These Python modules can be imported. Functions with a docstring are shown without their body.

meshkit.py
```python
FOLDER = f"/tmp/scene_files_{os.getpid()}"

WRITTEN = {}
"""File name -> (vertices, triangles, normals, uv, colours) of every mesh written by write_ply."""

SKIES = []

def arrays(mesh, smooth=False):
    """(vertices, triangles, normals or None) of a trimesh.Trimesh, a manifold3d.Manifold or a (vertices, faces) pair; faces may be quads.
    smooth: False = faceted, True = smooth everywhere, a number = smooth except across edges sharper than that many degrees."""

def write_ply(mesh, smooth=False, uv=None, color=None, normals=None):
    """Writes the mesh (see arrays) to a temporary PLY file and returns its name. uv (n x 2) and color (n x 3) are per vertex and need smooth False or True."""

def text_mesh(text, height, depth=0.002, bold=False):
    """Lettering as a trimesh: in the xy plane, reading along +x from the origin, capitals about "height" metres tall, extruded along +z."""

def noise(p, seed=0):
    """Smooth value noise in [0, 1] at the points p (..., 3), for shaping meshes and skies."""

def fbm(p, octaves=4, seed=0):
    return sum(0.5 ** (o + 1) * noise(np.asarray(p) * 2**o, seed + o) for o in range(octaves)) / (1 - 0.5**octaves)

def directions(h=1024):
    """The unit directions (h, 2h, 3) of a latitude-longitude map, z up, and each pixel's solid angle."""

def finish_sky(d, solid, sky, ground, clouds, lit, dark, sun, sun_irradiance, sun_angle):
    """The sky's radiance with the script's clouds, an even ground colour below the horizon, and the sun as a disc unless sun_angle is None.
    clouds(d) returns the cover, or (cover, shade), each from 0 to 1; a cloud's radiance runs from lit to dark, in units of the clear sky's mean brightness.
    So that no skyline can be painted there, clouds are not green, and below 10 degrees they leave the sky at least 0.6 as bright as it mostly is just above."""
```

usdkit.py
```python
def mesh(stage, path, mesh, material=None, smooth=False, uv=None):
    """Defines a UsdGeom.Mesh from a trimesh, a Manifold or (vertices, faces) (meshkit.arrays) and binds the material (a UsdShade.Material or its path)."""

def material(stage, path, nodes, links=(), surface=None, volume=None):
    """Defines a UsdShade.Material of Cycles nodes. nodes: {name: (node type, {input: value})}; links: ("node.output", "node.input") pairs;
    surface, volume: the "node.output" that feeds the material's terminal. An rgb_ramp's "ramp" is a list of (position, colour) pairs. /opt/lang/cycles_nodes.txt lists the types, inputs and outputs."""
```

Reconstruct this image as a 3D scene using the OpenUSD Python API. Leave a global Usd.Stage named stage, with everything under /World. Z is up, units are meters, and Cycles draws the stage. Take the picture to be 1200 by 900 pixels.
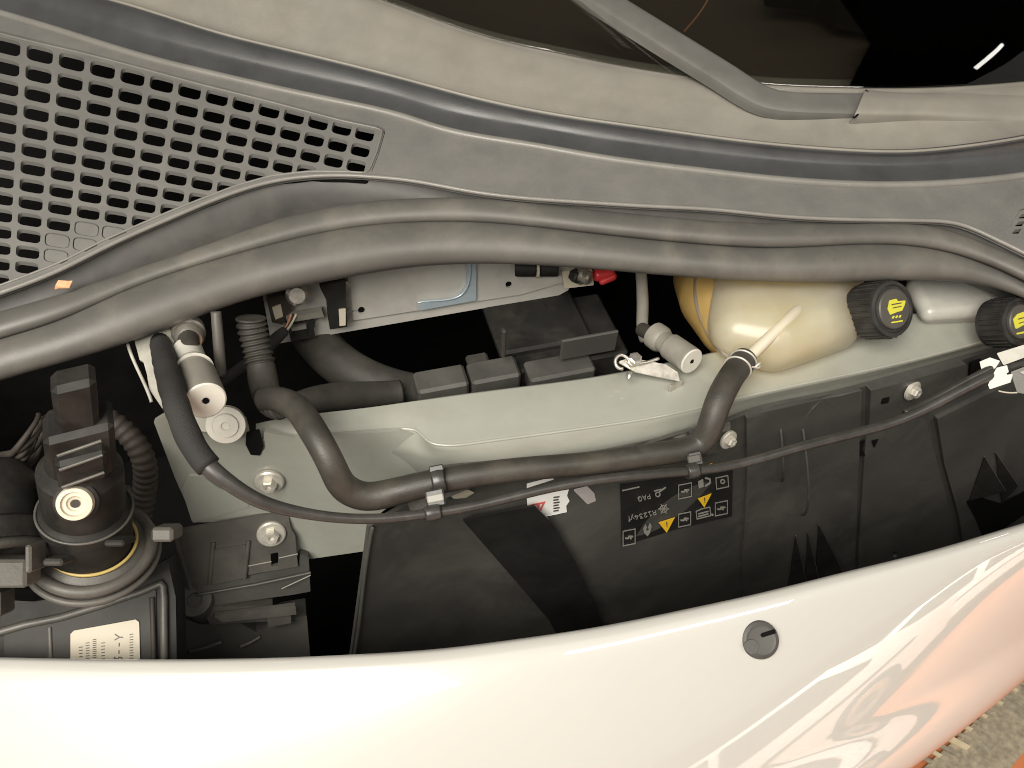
import math, numpy as np, trimesh, usdkit, meshkit
from pxr import Usd, UsdGeom, UsdLux, UsdShade, Gf, Sdf
from scipy.interpolate import CubicSpline
from shapely.geometry import Polygon, LineString, Point, box as sbox
from shapely import affinity
from shapely.ops import unary_union
rng = np.random.default_rng(7)
stage = Usd.Stage.CreateInMemory()
UsdGeom.SetStageUpAxis(stage, 'Z'); UsdGeom.SetStageMetersPerUnit(stage, 1)
UsdGeom.Xform.Define(stage, '/World'); UsdGeom.Scope.Define(stage, '/World/Looks')
H = 0.85                                     # height of the crossmember above the floor
# ---------------------------------------------------------------- camera
PSI, TH, RO = np.radians([18, 48, 3]); FPX = 909.0
fwd = np.array([np.sin(PSI)*np.cos(TH), np.cos(PSI)*np.cos(TH), -np.sin(TH)])
r0 = np.array([np.cos(PSI), -np.sin(PSI), 0]); u0 = np.cross(r0, fwd)
CR = r0*np.cos(RO)+u0*np.sin(RO); CU = u0*np.cos(RO)-r0*np.sin(RO)
CC = -.75*fwd + np.array([0, 0, H])
cam = UsdGeom.Camera.Define(stage, '/World/camera')
M = np.eye(4); M[0, :3], M[1, :3], M[2, :3], M[3, :3] = CR, CU, -fwd, CC
cam.AddTransformOp().Set(Gf.Matrix4d(*M.ravel().tolist()))
cam.CreateHorizontalApertureAttr(36.0); cam.CreateFocalLengthAttr(36*FPX/1200)
cam.CreateClippingRangeAttr(Gf.Vec2f(.02, 200))
cam.CreateExposureAttr(0.2)
cam.CreateFStopAttr(0.0)
# ---------------------------------------------------------------- light
dome = UsdLux.DomeLight.Define(stage, '/World/sky')
usdkit.material(stage, '/World/Looks/room_air', {
    'tc': ('texture_coordinate', {}), 'sep': ('separate_xyz', {}),
    'rp': ('rgb_ramp', {'ramp': [(0, (.25, .20, .16)), (.42, (.25, .22, .19)), (.54, (.34, .32, .285)), (.66, (.62, .595, .54)), (1, (.72, .69, .63))]}),
    'mr': ('map_range', {'from_min': -1.0, 'from_max': 1.0}),
    'bg': ('background_shader', {'strength': 0.46})},
    [('tc.generated', 'sep.vector'), ('sep.z', 'mr.value'), ('mr.result', 'rp.fac'), ('rp.color', 'bg.color')], surface='bg.background')
UsdShade.MaterialBindingAPI.Apply(dome.GetPrim()).Bind(UsdShade.Material.Get(stage, '/World/Looks/room_air'))
def rect(name, pos, target, w, h, inten, col=(1, .94, .85)):
    l = UsdLux.RectLight.Define(stage, '/World/'+name)
    p, t = np.array(pos, float), np.array(target, float)
    z = p-t; z /= np.linalg.norm(z); x = np.cross([0, 1, .01], z); x /= np.linalg.norm(x); y = np.cross(z, x)
    m = np.eye(4); m[0, :3], m[1, :3], m[2, :3], m[3, :3] = x, y, z, p
    l.AddTransformOp().Set(Gf.Matrix4d(*m.ravel().tolist()))
    l.CreateWidthAttr(w); l.CreateHeightAttr(h); l.CreateIntensityAttr(inten); l.CreateColorAttr(Gf.Vec3f(*col))
rect('ceiling_lamp', (-.95, -1.05, H+1.75), (-.15, -.1, H), 1.3, 1.3, 15.5)
rect('ceiling_lamp_001', (.9, -1.6, H+2.3), (.2, 0, H), 1.2, .25, 13)
rect('ceiling_lamp_002', (4.2, -3.6, 3.0), (4.8, -5.0, .3), 4.5, .35, 75)  # unseen lamp added to brighten the parked cars in the panel reflection
# ---------------------------------------------------------------- projection helpers (photo pixels, 1200 x 900)
def ray(q):
    q = np.atleast_2d(np.asarray(q, float)); return (fwd*FPX + (q[:, :1]-600)*CR + (450-q[:, 1:2])*CU)/FPX
def Z(q, z): d = ray(q); return CC + d*((np.asarray(z, float)+H-CC[2])/d[:, 2])[:, None]
def Y(q, y): d = ray(q); return CC + d*((np.asarray(y, float)-CC[1])/d[:, 1])[:, None]
def PLANE(p0, n):
    n = np.asarray(n, float)/np.linalg.norm(n)
    def f(q, off=0.0): d = ray(q); return CC + d*(((p0-CC)@n+off)/(d@n))[:, None]
    f.n = n; return f
def V(x, y, z): return np.array([x, y, z+H], float)
def z1(x, y, z): return Z([(x, y)], z)[0]
def y1(x, y, v): return Y([(x, y)], v)[0]
def PXM(p): return (p-CC)@fwd/FPX                 # metres per photo pixel at p
def unit(v): v = np.asarray(v, float); return v/np.linalg.norm(v)
def tocam(p): return unit(CC-p)
def resample(P, n, k=6):
    P = np.asarray(P, float)
    t = np.r_[0, np.cumsum(np.linalg.norm(np.diff(P, axis=0), axis=1))]
    cs = CubicSpline(t, P) if len(P) > 2 else (lambda s: P[0]+(P[1]-P[0])*(s/t[-1])[:, None])
    s = np.linspace(0, t[-1], n*k); D = cs(s)
    a = np.r_[0, np.cumsum(np.linalg.norm(np.diff(D, axis=0), axis=1))]
    w = np.linspace(0, a[-1], n)
    return np.stack([np.interp(w, a, D[:, i]) for i in range(P.shape[1])], 1)
def zc(px, zl, zm, zr): return np.interp(px, [0, 600, 1200], [zl, zm, zr])
# ---------------------------------------------------------------- mesh helpers
def sweep(P, r, n=14, N=None, caps=True, ob=1.0):
    P = np.asarray(P, float)
    r = np.broadcast_to(np.asarray(r, float), (len(P),)) if np.ndim(r) == 0 else np.asarray(r, float)
    if N: Q = resample(np.c_[P, r], N); P, r = Q[:, :3], Q[:, 3]
    t = np.gradient(P, axis=0); t /= np.linalg.norm(t, axis=1, keepdims=True)+1e-12
    a = np.cross(t[0], [0, 0, 1.0]); a = a if np.linalg.norm(a) > .1 else np.cross(t[0], [1.0, 0, 0])
    A = []
    for k in range(len(P)):
        a = a-(a@t[k])*t[k]; a = a/np.linalg.norm(a); A.append(a)
    A = np.array(A); B = np.cross(t, A); g = np.arange(n)*2*np.pi/n
    v = P[:, None]+r[:, None, None]*(np.cos(g)[None, :, None]*A[:, None]+ob*np.sin(g)[None, :, None]*B[:, None])
    i, j = np.meshgrid(np.arange(len(P)-1), np.arange(n), indexing='ij')
    q = np.stack([i*n+j, i*n+(j+1) % n, (i+1)*n+(j+1) % n, (i+1)*n+j], -1).reshape(-1, 4)
    f = np.vstack([q[:, [0, 1, 2]], q[:, [0, 2, 3]]]); v = v.reshape(-1, 3)
    if caps:
        k = len(v); v = np.vstack([v, P[0], P[-1]]); j = np.arange(n); m = (len(P)-1)*n
        f = np.vstack([f, np.stack([np.full(n, k), (j+1) % n, j], 1), np.stack([np.full(n, k+1), m+j, m+(j+1) % n], 1)])
    return fixn(trimesh.Trimesh(v, f, process=False))
def fixn(m):
    if m.is_watertight and m.volume < 0: m.invert()
    return m
def frame(n, up=(0, 0, 1)):
    n = unit(n); x = np.cross(up, n)
    if np.linalg.norm(x) < .05: x = np.cross([0, 1, 0], n)
    x = unit(x); return x, np.cross(n, x), n
def lathe(prof, p, axis, n=32):
    """prof: (radius, height along axis) pairs, first and last closed to the axis."""
    x, y, z = frame(axis); g = np.arange(n)*2*np.pi/n
    pr = np.array(prof, float)
    if pr[0, 0] > 0: pr = np.vstack([[0, pr[0, 1]], pr])
    if pr[-1, 0] > 0: pr = np.vstack([pr, [0, pr[-1, 1]]])
    c = np.cos(g)[:, None]*x+np.sin(g)[:, None]*y
    v = np.array(p)+pr[:, None, 0:1]*c[None]+pr[:, None, 1:2]*z
    i, j = np.meshgrid(np.arange(len(pr)-1), np.arange(n), indexing='ij')
    q = np.stack([i*n+j, i*n+(j+1) % n, (i+1)*n+(j+1) % n, (i+1)*n+j], -1).reshape(-1, 4)
    m = trimesh.Trimesh(v.reshape(-1, 3), np.vstack([q[:, [0, 1, 2]], q[:, [0, 2, 3]]]))
    m.update_faces(m.nondegenerate_faces()); m.merge_vertices(); m.fix_normals(); return fixn(m)
def ring(R, r, p, axis, n=40, k=10, ob=1.0):
    g = np.linspace(0, 2*np.pi, k, endpoint=False); x, y, z = frame(axis); a = np.arange(n)*2*np.pi/n
    c = np.cos(a)[:, None]*x+np.sin(a)[:, None]*y
    v = np.array(p)+(R+r*np.cos(g))[None, :, None]*c[:, None]+(ob*r*np.sin(g))[None, :, None]*z
    i, j = np.meshgrid(np.arange(n), np.arange(k), indexing='ij')
    q = np.stack([i*k+j, ((i+1) % n)*k+j, ((i+1) % n)*k+(j+1) % k, i*k+(j+1) % k], -1).reshape(-1, 4)
    return fixn(trimesh.Trimesh(v.reshape(-1, 3), np.vstack([q[:, [0, 1, 2]], q[:, [0, 2, 3]]]), process=False))
def cbox(size, c, ax=None, b=.002):
    """chamfered box: half axes ax (rows x, y, z)"""
    h = np.array(size, float)/2; b = min(b, h.min()*.6); pts = []
    for s in np.ndindex(2, 2, 2):
        s = np.array(s)*2-1
        for k in range(3):
            e = h-b; e[k] = h[k]; pts.append(s*e)
    m = trimesh.convex.convex_hull(np.array(pts))
    m.vertices = m.vertices@(np.eye(3) if ax is None else np.array(ax))+np.array(c); return fixn(m)
def thicken(top, f, n, th):
    k = len(top); n = np.broadcast_to(np.asarray(n, float), top.shape)
    fn = np.cross(top[f[:, 1]]-top[f[:, 0]], top[f[:, 2]]-top[f[:, 0]])
    if (fn*n[f[:, 0]]).sum() < 0: f = f[:, ::-1]
    e = np.sort(np.vstack([f[:, [0, 1]], f[:, [1, 2]], f[:, [2, 0]]]), 1)
    d = np.vstack([f[:, [0, 1]], f[:, [1, 2]], f[:, [2, 0]]])
    _, idx, cnt = np.unique(e, axis=0, return_index=True, return_counts=True)
    b = d[idx[cnt == 1]]
    s = np.vstack([np.stack([b[:, 0], b[:, 0]+k, b[:, 1]], 1), np.stack([b[:, 1], b[:, 0]+k, b[:, 1]+k], 1)])
    return trimesh.Trimesh(np.vstack([top, top-n*th]), np.vstack([f, f[:, ::-1]+k, s]), process=False)
def plate(poly, fn, n, th=.003, off=0.0, step=None):
    """A plate whose outline (photo pixels) is set on the surface fn, th thick, standing off proud of it along n."""
    P = poly if hasattr(poly, 'geom_type') else Polygon(poly)
    P = P.buffer(0) if not P.is_valid else P
    out = []
    for g in getattr(P, 'geoms', [P]):
        if g.area < .5: continue
        v, f = trimesh.creation.triangulate_polygon(g, engine='earcut')
        if step: v, f = trimesh.remesh.subdivide_to_size(np.c_[v, np.zeros(len(v))], f, step); v = v[:, :2]
        m0 = trimesh.Trimesh(np.c_[v, np.zeros(len(v))], f); m0.merge_vertices(); v, f = np.array(m0.vertices[:, :2]), np.array(m0.faces)
        nn = n(v) if callable(n) else np.asarray(n, float)
        out.append(thicken(fn(v)+nn*off, f, nn, th))
    return trimesh.util.concatenate(out)
def smooth_poly(P, r=3.0, close=True):
    p = P if hasattr(P, 'geom_type') else Polygon(P)
    return p.buffer(0).buffer(-r).buffer(2*r).buffer(-r)
def spl(P, n=60):
    return resample(np.array(P, float), n)
def sheet(rows, n=80, m=None, th=.003, flip=False):
    """A curved sheet through rows of 3D points, th thick (towards the side away from the camera)."""
    G = np.array([resample(r, n) for r in rows])
    if m:
        t = np.r_[0, np.cumsum(np.linalg.norm(np.diff(G, axis=0), axis=2).mean(1))]
        from scipy.interpolate import PchipInterpolator
        G = PchipInterpolator(t, G, axis=0)(np.linspace(0, t[-1], m))
    R = len(G); v = G.reshape(-1, 3)
    i, j = np.meshgrid(np.arange(R-1), np.arange(n-1), indexing='ij')
    q = np.stack([i*n+j, i*n+j+1, (i+1)*n+j+1, (i+1)*n+j], -1).reshape(-1, 4)
    f = np.vstack([q[:, [0, 1, 2]], q[:, [0, 2, 3]]])
    N = np.zeros_like(v); fn = np.cross(v[f[:, 1]]-v[f[:, 0]], v[f[:, 2]]-v[f[:, 0]])
    for k in range(3): np.add.at(N, f[:, k], fn)
    N /= np.linalg.norm(N, axis=1, keepdims=True)+1e-15
    if np.median((N*(CC-v)).sum(1)) < 0: N = -N
    if flip: N = -N
    return thicken(v, f, N, th)
def hull(sph, refine=None):
    out = []
    for p, r in sph:
        s = trimesh.creation.icosphere(3, r); out.append(s.vertices+np.array(p))
    return trimesh.convex.convex_hull(np.vstack(out))
def cat(*m): return trimesh.util.concatenate([x for x in m if x is not None])
class Surf:
    def __init__(s, mesh): s.t = np.array(mesh.triangles)
    def __call__(s, q, off=0.0):
        d = ray(q); a, b, c = s.t[:, 0], s.t[:, 1], s.t[:, 2]; e1, e2 = b-a, c-a; out = np.full((len(d), 3), np.nan)
        tv = CC-a; qv = np.cross(tv, e1)
        for i, r in enumerate(d):
            p = np.cross(r, e2); det = (e1*p).sum(1); det = np.where(abs(det) < 1e-14, 1e-14, det)
            u = (tv*p).sum(1)/det; v = qv@r/det; t = (e2*qv).sum(1)/det
            ok = (u > -1e-4) & (v > -1e-4) & (u+v < 1.0001) & (t > .05)
            if ok.any(): out[i] = CC+r*t[ok].min()
        bad = np.isnan(out[:, 0])
        if bad.any():
            good = np.where(~bad)[0]
            for i in np.where(bad)[0]:
                k = good[np.argmin(((np.atleast_2d(q)[good]-np.atleast_2d(q)[i])**2).sum(1))] if len(good) else None
                t = ((out[k]-CC)@fwd) if k is not None else .75
                out[i] = CC+d[i]*t/(d[i]@fwd)
        return out
# ---------------------------------------------------------------- materials
LOOK = {}
def mat(name, a, b=None, rough=.5, rvar=.08, scale=25, detail=5, metal=0, bump=0, bscale=400, coat=0, spec=.5, dust=None, dscale=14, damt=.5, extra=None):
    b = b or tuple(x*1.25 for x in a)
    n = {'g': ('geometry', {}), 'no': ('noise_texture', {'scale': scale, 'detail': detail, 'roughness': .6}),
         'rp': ('rgb_ramp', {'ramp': [(.3, a), (.7, b)]}),
         'rr': ('map_range', {'from_min': .3, 'from_max': .7, 'to_min': max(rough-rvar, .02), 'to_max': min(rough+rvar, 1), 'clamp': True}),
         'p': ('principled_bsdf', {'metallic': metal, 'coat_weight': coat, 'coat_roughness': .06, 'specular_ior_level': spec, **(extra or {})})}
    l = [('g.position', 'no.vector'), ('no.fac', 'rp.fac'), ('no.fac', 'rr.value'), ('rr.result', 'p.roughness')]
    if dust:
        n['dn'] = ('noise_texture', {'scale': dscale, 'detail': 7, 'roughness': .68, 'distortion': .4})
        n['dr'] = ('rgb_ramp', {'ramp': [(.46, (0, 0, 0)), (.72, (damt,)*3)]})
        n['mx'] = ('mix_color', {'b': dust})
        l += [('g.position', 'dn.vector'), ('dn.fac', 'dr.fac'), ('dr.color', 'mx.fac'), ('rp.color', 'mx.a'), ('mx.result', 'p.base_color')]
    else: l += [('rp.color', 'p.base_color')]
    if bump:
        n['bn'] = ('noise_texture', {'scale': bscale, 'detail': 3, 'roughness': .6}); n['bu'] = ('bump', {'strength': bump, 'distance': .001})
        l += [('g.position', 'bn.vector'), ('bn.fac', 'bu.height'), ('bu.normal', 'p.normal')]
    LOOK[name] = usdkit.material(stage, '/World/Looks/'+name, n, l, surface='p.BSDF'); return LOOK[name]
mat('cowl_plastic', (.145, .142, .133), (.175, .171, .16), rough=.42, bump=.3, bscale=900, dust=(.26, .245, .215), dscale=30, damt=.2)
mat('cowl_lit_edge', (.18, .174, .158), (.21, .203, .185), rough=.34, bump=.25, bscale=900)  # paler, glossier cowl plastic: edge highlights put into the colour
mat('apron_lit_grey', (.225, .212, .185), (.265, .25, .218), rough=.45, bump=.25, bscale=900, dust=(.33, .30, .245), dscale=9, damt=.3)  # same plastic made paler: reflected light in the colour, plus dust and fading
mat('step_strip', (.050, .052, .053), (.064, .066, .067), rough=.36, bump=.2, bscale=900)
mat('seal_rubber', (.085, .082, .074), (.112, .108, .097), rough=.5, rvar=.08, scale=10, bump=.1, bscale=500, dust=(.225, .205, .165), dscale=20, damt=.3)
mat('skirt_rubber', (.04, .039, .036), (.056, .054, .05), rough=.55, dust=(.13, .12, .10), damt=.3)
mat('black_plastic', (.043, .042, .039), (.062, .060, .054), rough=.48, scale=9, bump=.2, bscale=700, dust=(.12, .115, .10), dscale=7, damt=.6)
mat('bracket_plastic', (.058, .055, .049), (.08, .075, .066), rough=.45, scale=20, bump=.2, bscale=700, dust=(.14, .13, .108), dscale=25, damt=.45)
mat('dark_plastic', (.009, .0087, .008), (.016, .0155, .014), rough=.62, spec=.3, dust=(.05, .044, .036), dscale=35, damt=.45)
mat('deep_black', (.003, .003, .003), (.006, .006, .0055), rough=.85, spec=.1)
mat('grime_grey', (.024, .0225, .019), (.042, .039, .032), rough=.65, dust=(.07, .062, .048), dscale=30, damt=.5, bump=.3)
mat('hose_rubber', (.030, .028, .023), (.046, .042, .036), rough=.5, scale=30, dust=(.10, .088, .068), dscale=28, damt=.45, bump=.25, bscale=600)
mat('cable_rubber', (.030, .029, .027), (.042, .040, .037), rough=.35, scale=30, dust=(.09, .085, .075), dscale=40, damt=.4)
mat('sleeve_cloth', (.014, .0135, .013), (.028, .026, .024), rough=.8, bump=.8, bscale=900)
mat('beam_paint', (.275, .283, .245), (.32, .325, .283), rough=.3, scale=6, coat=.5, dust=(.215, .205, .168), dscale=11, damt=.4)
mat('primer_white', (.36, .35, .30), (.44, .43, .375), rough=.45, dust=(.22, .205, .17), dscale=40, damt=.6)
mat('white_paint', (.50, .49, .455), (.51, .50, .465), rough=.3, rvar=.02, scale=4, coat=1.0, extra={'coat_ior': 2.2, 'coat_roughness': .015})
mat('aluminium', (.50, .485, .45), (.57, .555, .51), rough=.45, scale=14, metal=.25, bump=.15, bscale=500, dust=(.36, .335, .28), dscale=25, damt=.4)
mat('zinc_steel', (.60, .57, .50), (.75, .72, .65), rough=.32, metal=.85, scale=80)
mat('blue_zinc', (.42, .52, .58), (.52, .60, .64), rough=.35, metal=.4)
mat('bolt_pale', (.50, .48, .42), (.62, .59, .52), rough=.4, metal=.45, scale=90)
mat('port_grey', (.19, .18, .155), (.25, .235, .20), rough=.5, scale=40)
mat('port_pale', (.52, .51, .45), (.60, .585, .52), rough=.5, scale=40)
mat('cap_black', (.016, .0155, .015), (.024, .023, .022), rough=.38, dust=(.08, .075, .065), dscale=50, damt=.3)
mat('cap_face', (.055, .052, .045), (.075, .07, .06), rough=.5)
mat('print_yellow', (.52, .50, .045), (.60, .57, .06), rough=.5)
mat('sign_amber', (.85, .50, .02), (.90, .55, .03), rough=.4)
mat('print_grey', (.24, .235, .21), (.31, .30, .27), rough=.5)
mat('print_red', (.60, .10, .09), (.68, .16, .14), rough=.5)
mat('print_ink', (.06, .055, .05), (.10, .09, .085), rough=.5)
mat('label_black', (.011, .0108, .0102), (.017, .0165, .0155), rough=.4)
mat('sticker_white', (.84, .83, .80), (.88, .87, .84), rough=.35)
mat('sticker_silver', (.50, .46, .45), (.58, .54, .53), rough=.3, metal=.3)
mat('paper_cream', (.40, .36, .285), (.45, .41, .325), rough=.5)
mat('red_plastic', (.55, .03, .035), (.68, .05, .05), rough=.3)
mat('tank_pale', (.38, .378, .34), (.43, .425, .385), rough=.3)
mat('clip_white', (.44, .43, .40), (.52, .51, .475), rough=.4)
mat('cream_plastic', (.50, .455, .35), (.56, .51, .40), rough=.45)
mat('amber_rubber', (.36, .27, .09), (.45, .34, .12), rough=.45)
mat('copper', (.72, .36, .20), (.80, .42, .25), rough=.35, metal=.6)
mat('brown_wire', (.018, .014, .011), (.03, .023, .018), rough=.7, dust=(.055, .045, .034), dscale=60)
mat('leaf_orange', (.55, .26, .12), (.66, .38, .22), rough=.7, scale=300)
mat('floor_orange', (.50, .165, .065), (.57, .205, .085), rough=.45, scale=5)
mat('carpet_grey', (.20, .175, .13), (.42, .36, .26), rough=.9, scale=90, detail=6, bump=.8, bscale=200)
mat('carpet_beige', (.52, .44, .28), (.62, .53, .36), rough=.9, scale=200)
mat('wall_grey', (.07, .067, .06), (.09, .086, .077), rough=.8)
mat('wiper_metal', (.125, .123, .113), (.155, .152, .14), rough=.42, dust=(.22, .205, .175), dscale=40, damt=.2)
mat('blade_rubber', (.045, .045, .048), (.06, .06, .064), rough=.45)
mat('housing_plastic', (.020, .0195, .018), (.03, .029, .027), rough=.6, spec=.35, dust=(.06, .054, .044), dscale=18, damt=.4)
mat('dash_dark', (.006, .0055, .005), (.009, .008, .007), rough=.7)
mat('dash_brown', (.09, .070, .052), (.11, .086, .064), rough=.8)
# the coolant tank's milky plastic: light passes through it
LOOK['tank_cream'] = usdkit.material(stage, '/World/Looks/tank_cream', {
    'g': ('geometry', {}), 'no': ('noise_texture', {'scale': 16, 'detail': 4}), 'rp': ('rgb_ramp', {'ramp': [(.3, (.44, .345, .215)), (.7, (.52, .42, .275))]}),
    'p': ('principled_bsdf', {'roughness': .42, 'subsurface_weight': .8, 'subsurface_scale': .035, 'subsurface_radius': (1, .7, .35), 'coat_weight': .25, 'coat_roughness': .18})},
    [('g.position', 'no.vector'), ('no.fac', 'rp.fac'), ('rp.color', 'p.base_color')], surface='p.BSDF')
LOOK['tank_amber'] = usdkit.material(stage, '/World/Looks/tank_amber', {
    'p': ('principled_bsdf', {'base_color': (.50, .31, .10), 'roughness': .35, 'subsurface_weight': .4, 'subsurface_scale': .02, 'subsurface_radius': (1, .6, .2)})}, [], surface='p.BSDF')
LOOK['lamp_white'] = usdkit.material(stage, '/World/Looks/lamp_white', {'e': ('emission', {'color': (1, .97, .9), 'strength': 14.0})}, [], surface='e.emission')
LOOK['window_glass'] = usdkit.material(stage, '/World/Looks/window_glass', {
    'f': ('fresnel', {'IOR': 1.5}), 't': ('transparent_bsdf', {'color': (.68, .68, .65)}), 'r': ('glossy_bsdf', {'color': (1, 1, 1), 'roughness': .01}), 'm': ('mix_closure', {})},
    [('f.fac', 'm.fac'), ('t.BSDF', 'm.closure1'), ('r.BSDF', 'm.closure2')], surface='m.closure')
# ---------------------------------------------------------------- scene tree
USED = {}
def numbered(path):
    k = USED.get(path, -1)+1; USED[path] = k
    return path if k == 0 else f'{path}_{k:03d}'
class Thing:
    def __init__(s, name, label, category=None, group=None, kind=None):
        s.path = numbered('/World/'+name); s.parts = []; s.data = dict(label=label, category=category, group=group, kind=kind); THINGS.append(s)
    def part(s, name, mesh, m, smooth=35, parent=None, label=None):
        p = numbered((parent or s.path)+'/'+name); s.parts.append((p, mesh, m, smooth, label, parent)); return p
THINGS = []
def flush():
    for t in THINGS:
        allv = np.vstack([meshkit.arrays(m)[0] for _, m, *_ in t.parts])
        lo, hi = allv.min(0), allv.max(0); base = np.array([(lo[0]+hi[0])/2, (lo[1]+hi[1])/2, lo[2]])
        single = len(t.parts) == 1
        if not single:
            x = UsdGeom.Xform.Define(stage, t.path); x.AddTranslateOp().Set(Gf.Vec3d(*base.tolist())); prim = x.GetPrim()
        for p, m, mt, sm, lab, par in t.parts:
            m = m.copy(); m.vertices = np.array(m.vertices)-base
            g = usdkit.mesh(stage, t.path if single else p, m, LOOK[mt], smooth=sm)
            if single: g.AddTranslateOp().Set(Gf.Vec3d(*base.tolist())); prim = g.GetPrim()
            elif lab: g.GetPrim().SetCustomDataByKey('label', lab)
        for k, v in t.data.items():
            if v: prim.SetCustomDataByKey(k, v)
def bolt(t, p, n, R, mt='bolt_pale', hexd=True, hole=False):
    """flange bolt: washer, collar, hex head, R = washer radius"""
    h = R*.22
    w = t.part('bolt_washer', lathe([(R, -.001), (R, h*.6), (R*.9, h), (R*.62, h*1.1)], p, n, 28), mt)
    if hexd:
        t.part('bolt_head', lathe([(R*.55, h), (R*.55, R*.62), (R*.46, R*.74), (R*.24, R*.74), (R*.2, R*.5)], p, n, 6), mt, smooth=20, parent=w)
    return w
def onpx(mesh, fn, n, p0, ux, uy, sc):
    """lettering mesh (x right, y up, metres of unit height) laid by photo pixels: origin p0, x step ux, y step uy"""
    v = np.array(mesh.vertices); q = np.array(p0)+v[:, :1]*np.array(ux)+v[:, 1:2]*np.array(uy)
    m = mesh.copy(); m.vertices = fn(q)+np.asarray(n)*(v[:, 2:]*sc); 
    return m
def word(text, fn, n, centre, h, ang=0.0, flip=True, depth=.0004, off=.0003, slope=0.0, xs=1.0):
    """word standing in photo pixels around centre, capitals h pixels tall, turned by ang degrees"""
    m = meshkit.text_mesh(text, 1.0, depth=1.0)
    v = m.vertices; c = (v.min(0)+v.max(0))/2; m.vertices = (v-[c[0], c[1], 0])*[xs, 1, 1]
    a = np.radians(ang); ux = np.array([np.cos(a), np.sin(a)])*h; uy = np.array([np.sin(a), -np.cos(a)])*h
    if slope: uy = np.array([0, -1])*h if abs(np.cos(a)) > .5 and np.cos(a) > 0 else np.array([0, 1])*h
    v = np.array(m.vertices); q = np.array(centre)+v[:, :1]*ux+v[:, 1:2]*uy
    m.vertices = fn(q)+np.asarray(n)*(off+v[:, 2:]*depth); m.fix_normals(); return m
# ================================================================ the setting
def flat(poly, z, th=.004):
    v, f = trimesh.creation.triangulate_polygon(Polygon(poly), engine='earcut')
    return thicken(np.c_[v, np.full(len(v), z)], f, np.array([0, 0, 1.0]), th)
t = Thing('floor', 'orange carpeted showroom floor seen past the corner of the white panel', kind='structure')
t.part('floor', flat([(-8, -9), (9, -9), (9, 6), (-8, 6)], 0, .02), 'floor_orange', False)
E1, E2 = Z([(1085, 897), (1205, 790)], -H), Z([(1150, 900), (1205, 803)], -H)
d1, d2 = (E1[1]-E1[0])[:2], (E2[1]-E2[0])[:2]
a0, a1, b0, b1 = E1[0][:2]-d1*2.5, E1[1][:2]+d1*3, E2[0][:2]-d2*1.1, E2[1][:2]+d2*1.6
t = Thing('carpet', 'grey mottled carpet strip on the orange floor, with a beige fringe', kind='structure')
t.part('carpet', flat([a0, a1, b1, b0], .008, .008), 'carpet_grey', False)
for k in range(16):                                  # the woven fringe bars along its inner edge
    q = Z([(1071+k*9, 888-k*7.6)], -H)[0][:2]; w = Z([(1071+k*9+22, 888-k*7.6+12)], -H)[0][:2]-q
    e = unit(np.r_[d1, 0])[:2]*.008*(1.6 if k == 3 else 1)
    t.part('fringe', flat([q, q+w*(1.4 if k in (2, 3) else .8), q+w*(1.4 if k in (2, 3) else .8)+e, q+e], .0125, .0045), 'carpet_beige' if k % 2 else 'carpet_grey', False)
t = Thing('wall', 'dull grey showroom wall mirrored as a band in the white panel', 'wall')
t.part('wall', cbox((34, .2, 3.0), (6, -9.2, 1.5)), 'wall_grey', False)
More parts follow.
